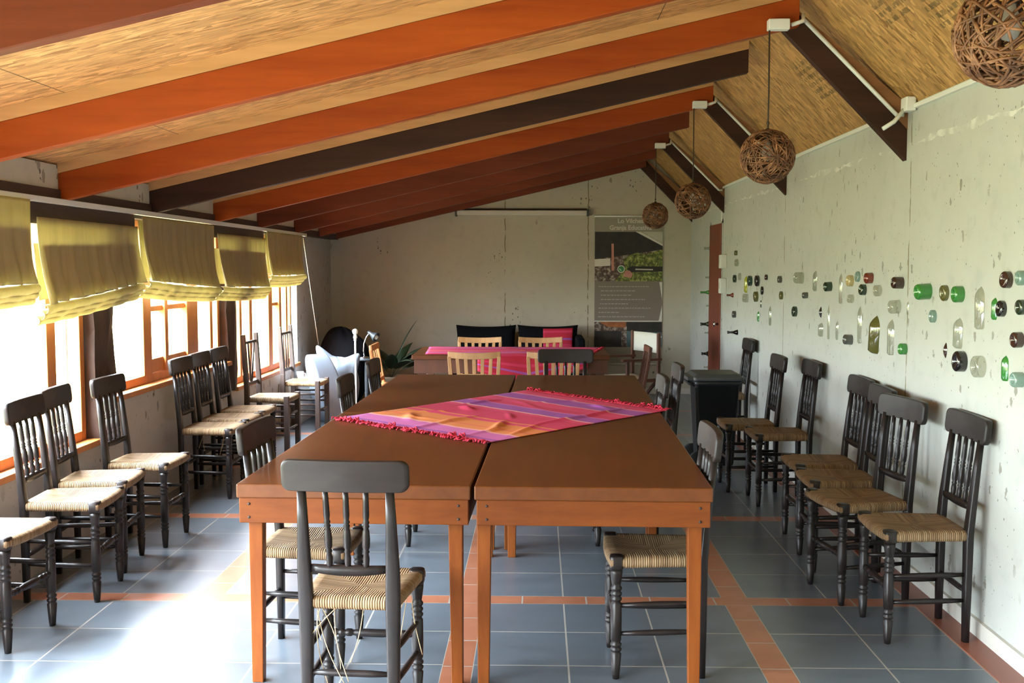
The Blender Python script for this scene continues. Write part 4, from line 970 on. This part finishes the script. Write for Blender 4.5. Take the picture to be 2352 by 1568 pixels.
for az, el, L, wd, z0, bend in ((15, 76, .74, .10, .30, .5), (-20, 62, .66, .18, .30, 1.3), (-5, 52, .72, .19, .30, 1.5), (28, 44, .60, .18, .30, 1.2), (165, 70, .42, .13, .30, .8), (190, 66, .36, .12, .30, .9),
        (60, 66, .6, .15, .30, 1.1), (-50, 56, .56, .17, .30, 1.4), (-80, 66, .5, .15, .30, 1.2), (120, 60, .55, .15, .30, 1.1), (2, 66, .78, .17, .30, 1.9)):
    ca, sa = math.cos(R(az)), math.sin(R(az)); spine = []; e_ = R(el); p = Vector((0, 0, z0)); N = 14
    for i in range(N+1):
        spine.append(p.copy()); e2 = e_ - bend*(i/N)**1.5; p = p + Vector((ca*math.cos(e2), sa*math.cos(e2), math.sin(e2)))*(L/N)
    def lf(u, v, spine=spine, wd=wd, ca=ca, sa=sa):
        i = u*14; k = min(int(i), 13); q = spine[k].lerp(spine[k+1], i-k); f_ = max(0, (u-.28)/.72); wv = wd*(math.sin(PI*f_**.75)*(1-f_*.15) if u > .28 else 0) + .004
        s = (v-.5)*wv; return (q.x - sa*s, q.y + ca*s, q.z - abs(v-.5)*wv*.35)
    obj('leaf', MB().grid(lf, 22, 6, uv=False), M['leaf'], t, solid=.002)
# low ledge and cup under the last window
struct('trim_40', MB().box(XL, XL+.20, 10.2, 11.9, 0, .415), M['wall_l'], bevel=.01)
t = thing('cup', 'small white cup standing on the low ledge by the bean bag', 'cup', (-2.435, 10.62, .415))
obj('body', MB().lathe([(.0, 0), (.026, 0), (.034, .03), (.038, .08), (.034, .08), (.030, .03), (.0, .008)], n=18), M['cup'], t)
obj('handle', MB().tube([(.034, 0, .065), (.055, 0, .06), (.055, 0, .03), (.033, 0, .022)], .005, 6), M['cup'], t)

# ------------------------------------------------------------------ bottles set in the plaster of the right wall
BOTTLES = [
    (9.981, 1.455, 0.037, 0.026, 'dark green', 'base'),
    (9.736, 1.477, 0.032, 0.023, 'clear', 'base'),
    (9.461, 1.411, 0.039, 0.151, 'lime', 'side'),
    (9.252, 1.445, 0.046, 0.032, 'dark teal', 'base'),
    (8.956, 1.449, 0.047, 0.03, 'black', 'base'),
    (8.62, 1.482, 0.023, 0.021, 'brown', 'base'),
    (8.126, 1.471, 0.027, 0.028, 'dark grey', 'base'),
    (8.785, 1.37, 0.035, 0.015, 'black', 'base'),
    (9.4, 1.288, 0.038, 0.045, 'clear', 'base'),
    (8.996, 1.314, 0.045, 0.031, 'olive', 'base'),
    (8.836, 1.258, 0.016, 0.065, 'dark grey', 'side'),
    (8.085, 1.349, 0.032, 0.021, 'olive', 'base'),
    (10.106, 1.296, 0.024, 0.061, 'red', 'neck'),
    (9.847, 0.954, 0.026, 0.098, 'black', 'neck'),
    (9.968, 1.118, 0.033, 0.033, 'dark grey', 'base'),
    (8.928, 1.148, 0.023, 0.089, 'bright green', 'side'),
    (8.474, 1.175, 0.024, 0.164, 'clear', 'side'),
    (7.478, 1.489, 0.04, 0.059, 'clear', 'base'),
    (7.125, 1.474, 0.033, 0.142, 'clear', 'side'),
    (6.752, 1.443, 0.031, 0.045, 'dark green', 'base'),
    (7.336, 1.371, 0.022, 0.035, 'dark grey', 'base'),
    (6.528, 1.435, 0.023, 0.191, 'clear', 'side'),
    (7.643, 1.244, 0.038, 0.028, 'dark green', 'base'),
    (6.978, 1.268, 0.025, 0.084, 'black', 'side'),
    (6.952, 1.154, 0.039, 0.093, 'clear', 'side'),
    (6.783, 1.214, 0.017, 0.226, 'clear', 'side'),
    (6.587, 1.172, 0.02, 0.123, 'clear', 'side'),
    (6.303, 1.485, 0.034, 0.031, 'amber', 'base'),
    (6.178, 1.511, 0.031, 0.017, 'teal', 'base'),
    (5.937, 1.506, 0.031, 0.04, 'red', 'base'),
    (6.055, 1.437, 0.032, 0.031, 'dark green', 'base'),
    (5.791, 1.439, 0.031, 0.033, 'clear', 'base'),
    (6.284, 1.378, 0.025, 0.03, 'clear', 'base'),
    (5.442, 1.486, 0.031, 0.053, 'brown', 'base'),
    (5.485, 1.362, 0.035, 0.051, 'clear', 'base'),
    (5.349, 1.36, 0.011, 0.071, 'clear', 'side'),
    (6.128, 1.232, 0.028, 0.22, 'clear', 'side'),
    (5.841, 1.202, 0.066, 0.226, 'olive', 'side'),
    (6.289, 1.133, 0.031, 0.048, 'dark grey', 'base'),
    (5.582, 1.196, 0.04, 0.193, 'clear', 'side'),
    (5.369, 1.15, 0.029, 0.034, 'bright green', 'base'),
    (5.068, 1.452, 0.039, 0.066, 'bright green', 'base'),
    (4.861, 1.449, 0.037, 0.021, 'olive', 'base'),
    (4.684, 1.448, 0.037, 0.039, 'bright green', 'base'),
    (4.995, 1.335, 0.03, 0.02, 'teal', 'base'),
    (4.846, 1.185, 0.02, 0.081, 'brown', 'side'),
    (4.697, 1.274, 0.043, 0.138, 'clear', 'side'),
    (4.479, 1.395, 0.041, 0.185, 'clear', 'side'),
    (4.342, 1.397, 0.024, 0.093, 'bright green', 'side'),
    (4.265, 1.4, 0.033, 0.022, 'black', 'base'),
    (4.642, 1.152, 0.046, 0.04, 'black', 'base'),
    (4.45, 1.148, 0.046, 0.037, 'clear', 'base'),
    (4.225, 1.162, 0.028, 0.104, 'bright green', 'side'),
    (4.082, 1.132, 0.03, 0.04, 'teal', 'base'),
    (4.219, 1.517, 0.034, 0.029, 'brown', 'base'),
    (4.105, 1.526, 0.029, 0.022, 'teal', 'base'),
    (4.096, 1.413, 0.03, 0.021, 'dark green', 'base'),
    (4.103, 1.286, 0.031, 0.034, 'brown', 'base'),
    (9.937, 1.698, 0.023, 0.026, 'olive', 'base'),
    (9.886, 1.606, 0.033, 0.03, 'clear', 'base'),
    (11.406, 1.767, 0.029, 0.076, 'clear', 'neck'),
    (11.466, 1.452, 0.019, 0.048, 'clear', 'neck'),
    (11.511, 1.289, 0.024, 0.096, 'bright green', 'neck'),
    (11.441, 1.144, 0.019, 0.038, 'clear', 'neck'),
    (11.425, 0.945, 0.036, 0.105, 'dark green', 'neck'),
    (11.475, 0.847, 0.019, 0.048, 'clear', 'neck'),
    (11.456, 0.619, 0.033, 0.086, 'black', 'neck'),
    (11.502, 0.466, 0.019, 0.048, 'clear', 'neck'),
]
KIND = {'base': 'bottle base', 'side': 'bottle lying upright in the plaster', 'neck': 'bottle neck'}
cnt = {}
for b in sorted(BOTTLES, key=lambda q: -q[0]): cnt.setdefault((b[4], b[5]), []).append(b)
colword = {'clear': 'clear glass', 'red': 'red-brown', 'dark grey': 'smoky grey', 'lime': 'yellow-green'}
def row(z): return 'high up' if z > 1.58 else 'of the upper row' if z > 1.42 else 'of the second row' if z > 1.30 else 'of the middle band' if z > 1.16 else 'of the bottom row'
for key, lst in cnt.items():
    col, typ = key; cw = colword.get(col, col); far = [q for q in lst if q[0] > 11]; near = [q for q in lst if q[0] <= 11]
    for grp, where in ((far, 'far'), (near, 'near')):
        for i, (y, z, r, p, c_, ty) in enumerate(sorted(grp, key=lambda q: -q[1]) if where == 'far' else grp):
            if where == 'far': label = ('%s bottle neck between red door and corner, ' % cw) + ('%s of them from the top' % ordinal(i) if len(grp) > 1 else 'the only one of that colour there')
            else:
                nm = {'base': 'bottle base', 'side': 'bottle side', 'neck': 'bottle neck'}[ty]
                label = '%s %s in plaster %s%s' % (cw, nm, row(z), (', %s of its kind from door' % ordinal(i)) if len(grp) > 1 else ', the only one so coloured')
            mb = MB()
            if ty == 'base':
                k = max(p, .012); prof = [(r*.9, -.03), (r, -.01), (r, k*.72), (r*.97, k*.86), (r*.86, k*.96), (r*.72, k), (r*.55, k*.97), (r*.25, k*.78), (.0005, k*.72)]
                mb.lathe(prof, (0, 0, 0), (-1, random.uniform(-.06, .06), random.uniform(-.08, .08)), n=22)
            elif ty == 'side':
                L = p*1.0; tilt = .12 if col == 'olive' else random.uniform(-.05, .05)
                body = [(.0005, 0), (r*.8, .002), (r, .012), (r, L*.74), (r*.93, L*.83), (r*.74, L*.91), (r*.5, L*.965), (r*.42, L), (.0005, L)]
                if col == 'olive': body = [(.0005, 0), (r*.8, .003), (r, .016), (r, L*.66), (r*.94, L*.74), (r*.72, L*.84), (r*.42, L*.93), (r*.32, L), (.0005, L)]
                if col == 'black' or col == 'brown': body = [(.0005, 0), (r*.5, L*.08), (r*.85, L*.3), (r, L*.5), (r*.85, L*.7), (r*.5, L*.92), (.0005, L)]
                mb.lathe(body, (r*.42, L/2*tilt, -L/2), (0, -tilt, 1), n=22)
            else:
                L = p; mb.lathe([(r, -.02), (r, .004), (r*.85, L*.18), (r*.48, L*.42), (r*.40, L*.80), (r*.5, L*.82), (r*.5, L), (r*.3, L), (r*.28, L*.9), (.0005, L*.88)], (0, 0, 0), (-1, 0, 0), n=16)
            o = obj('glass_bottle', mb, GL[col], None, loc=(XR, y, z)); tag(o, label, 'bottle', 'bottles embedded in the plaster wall')
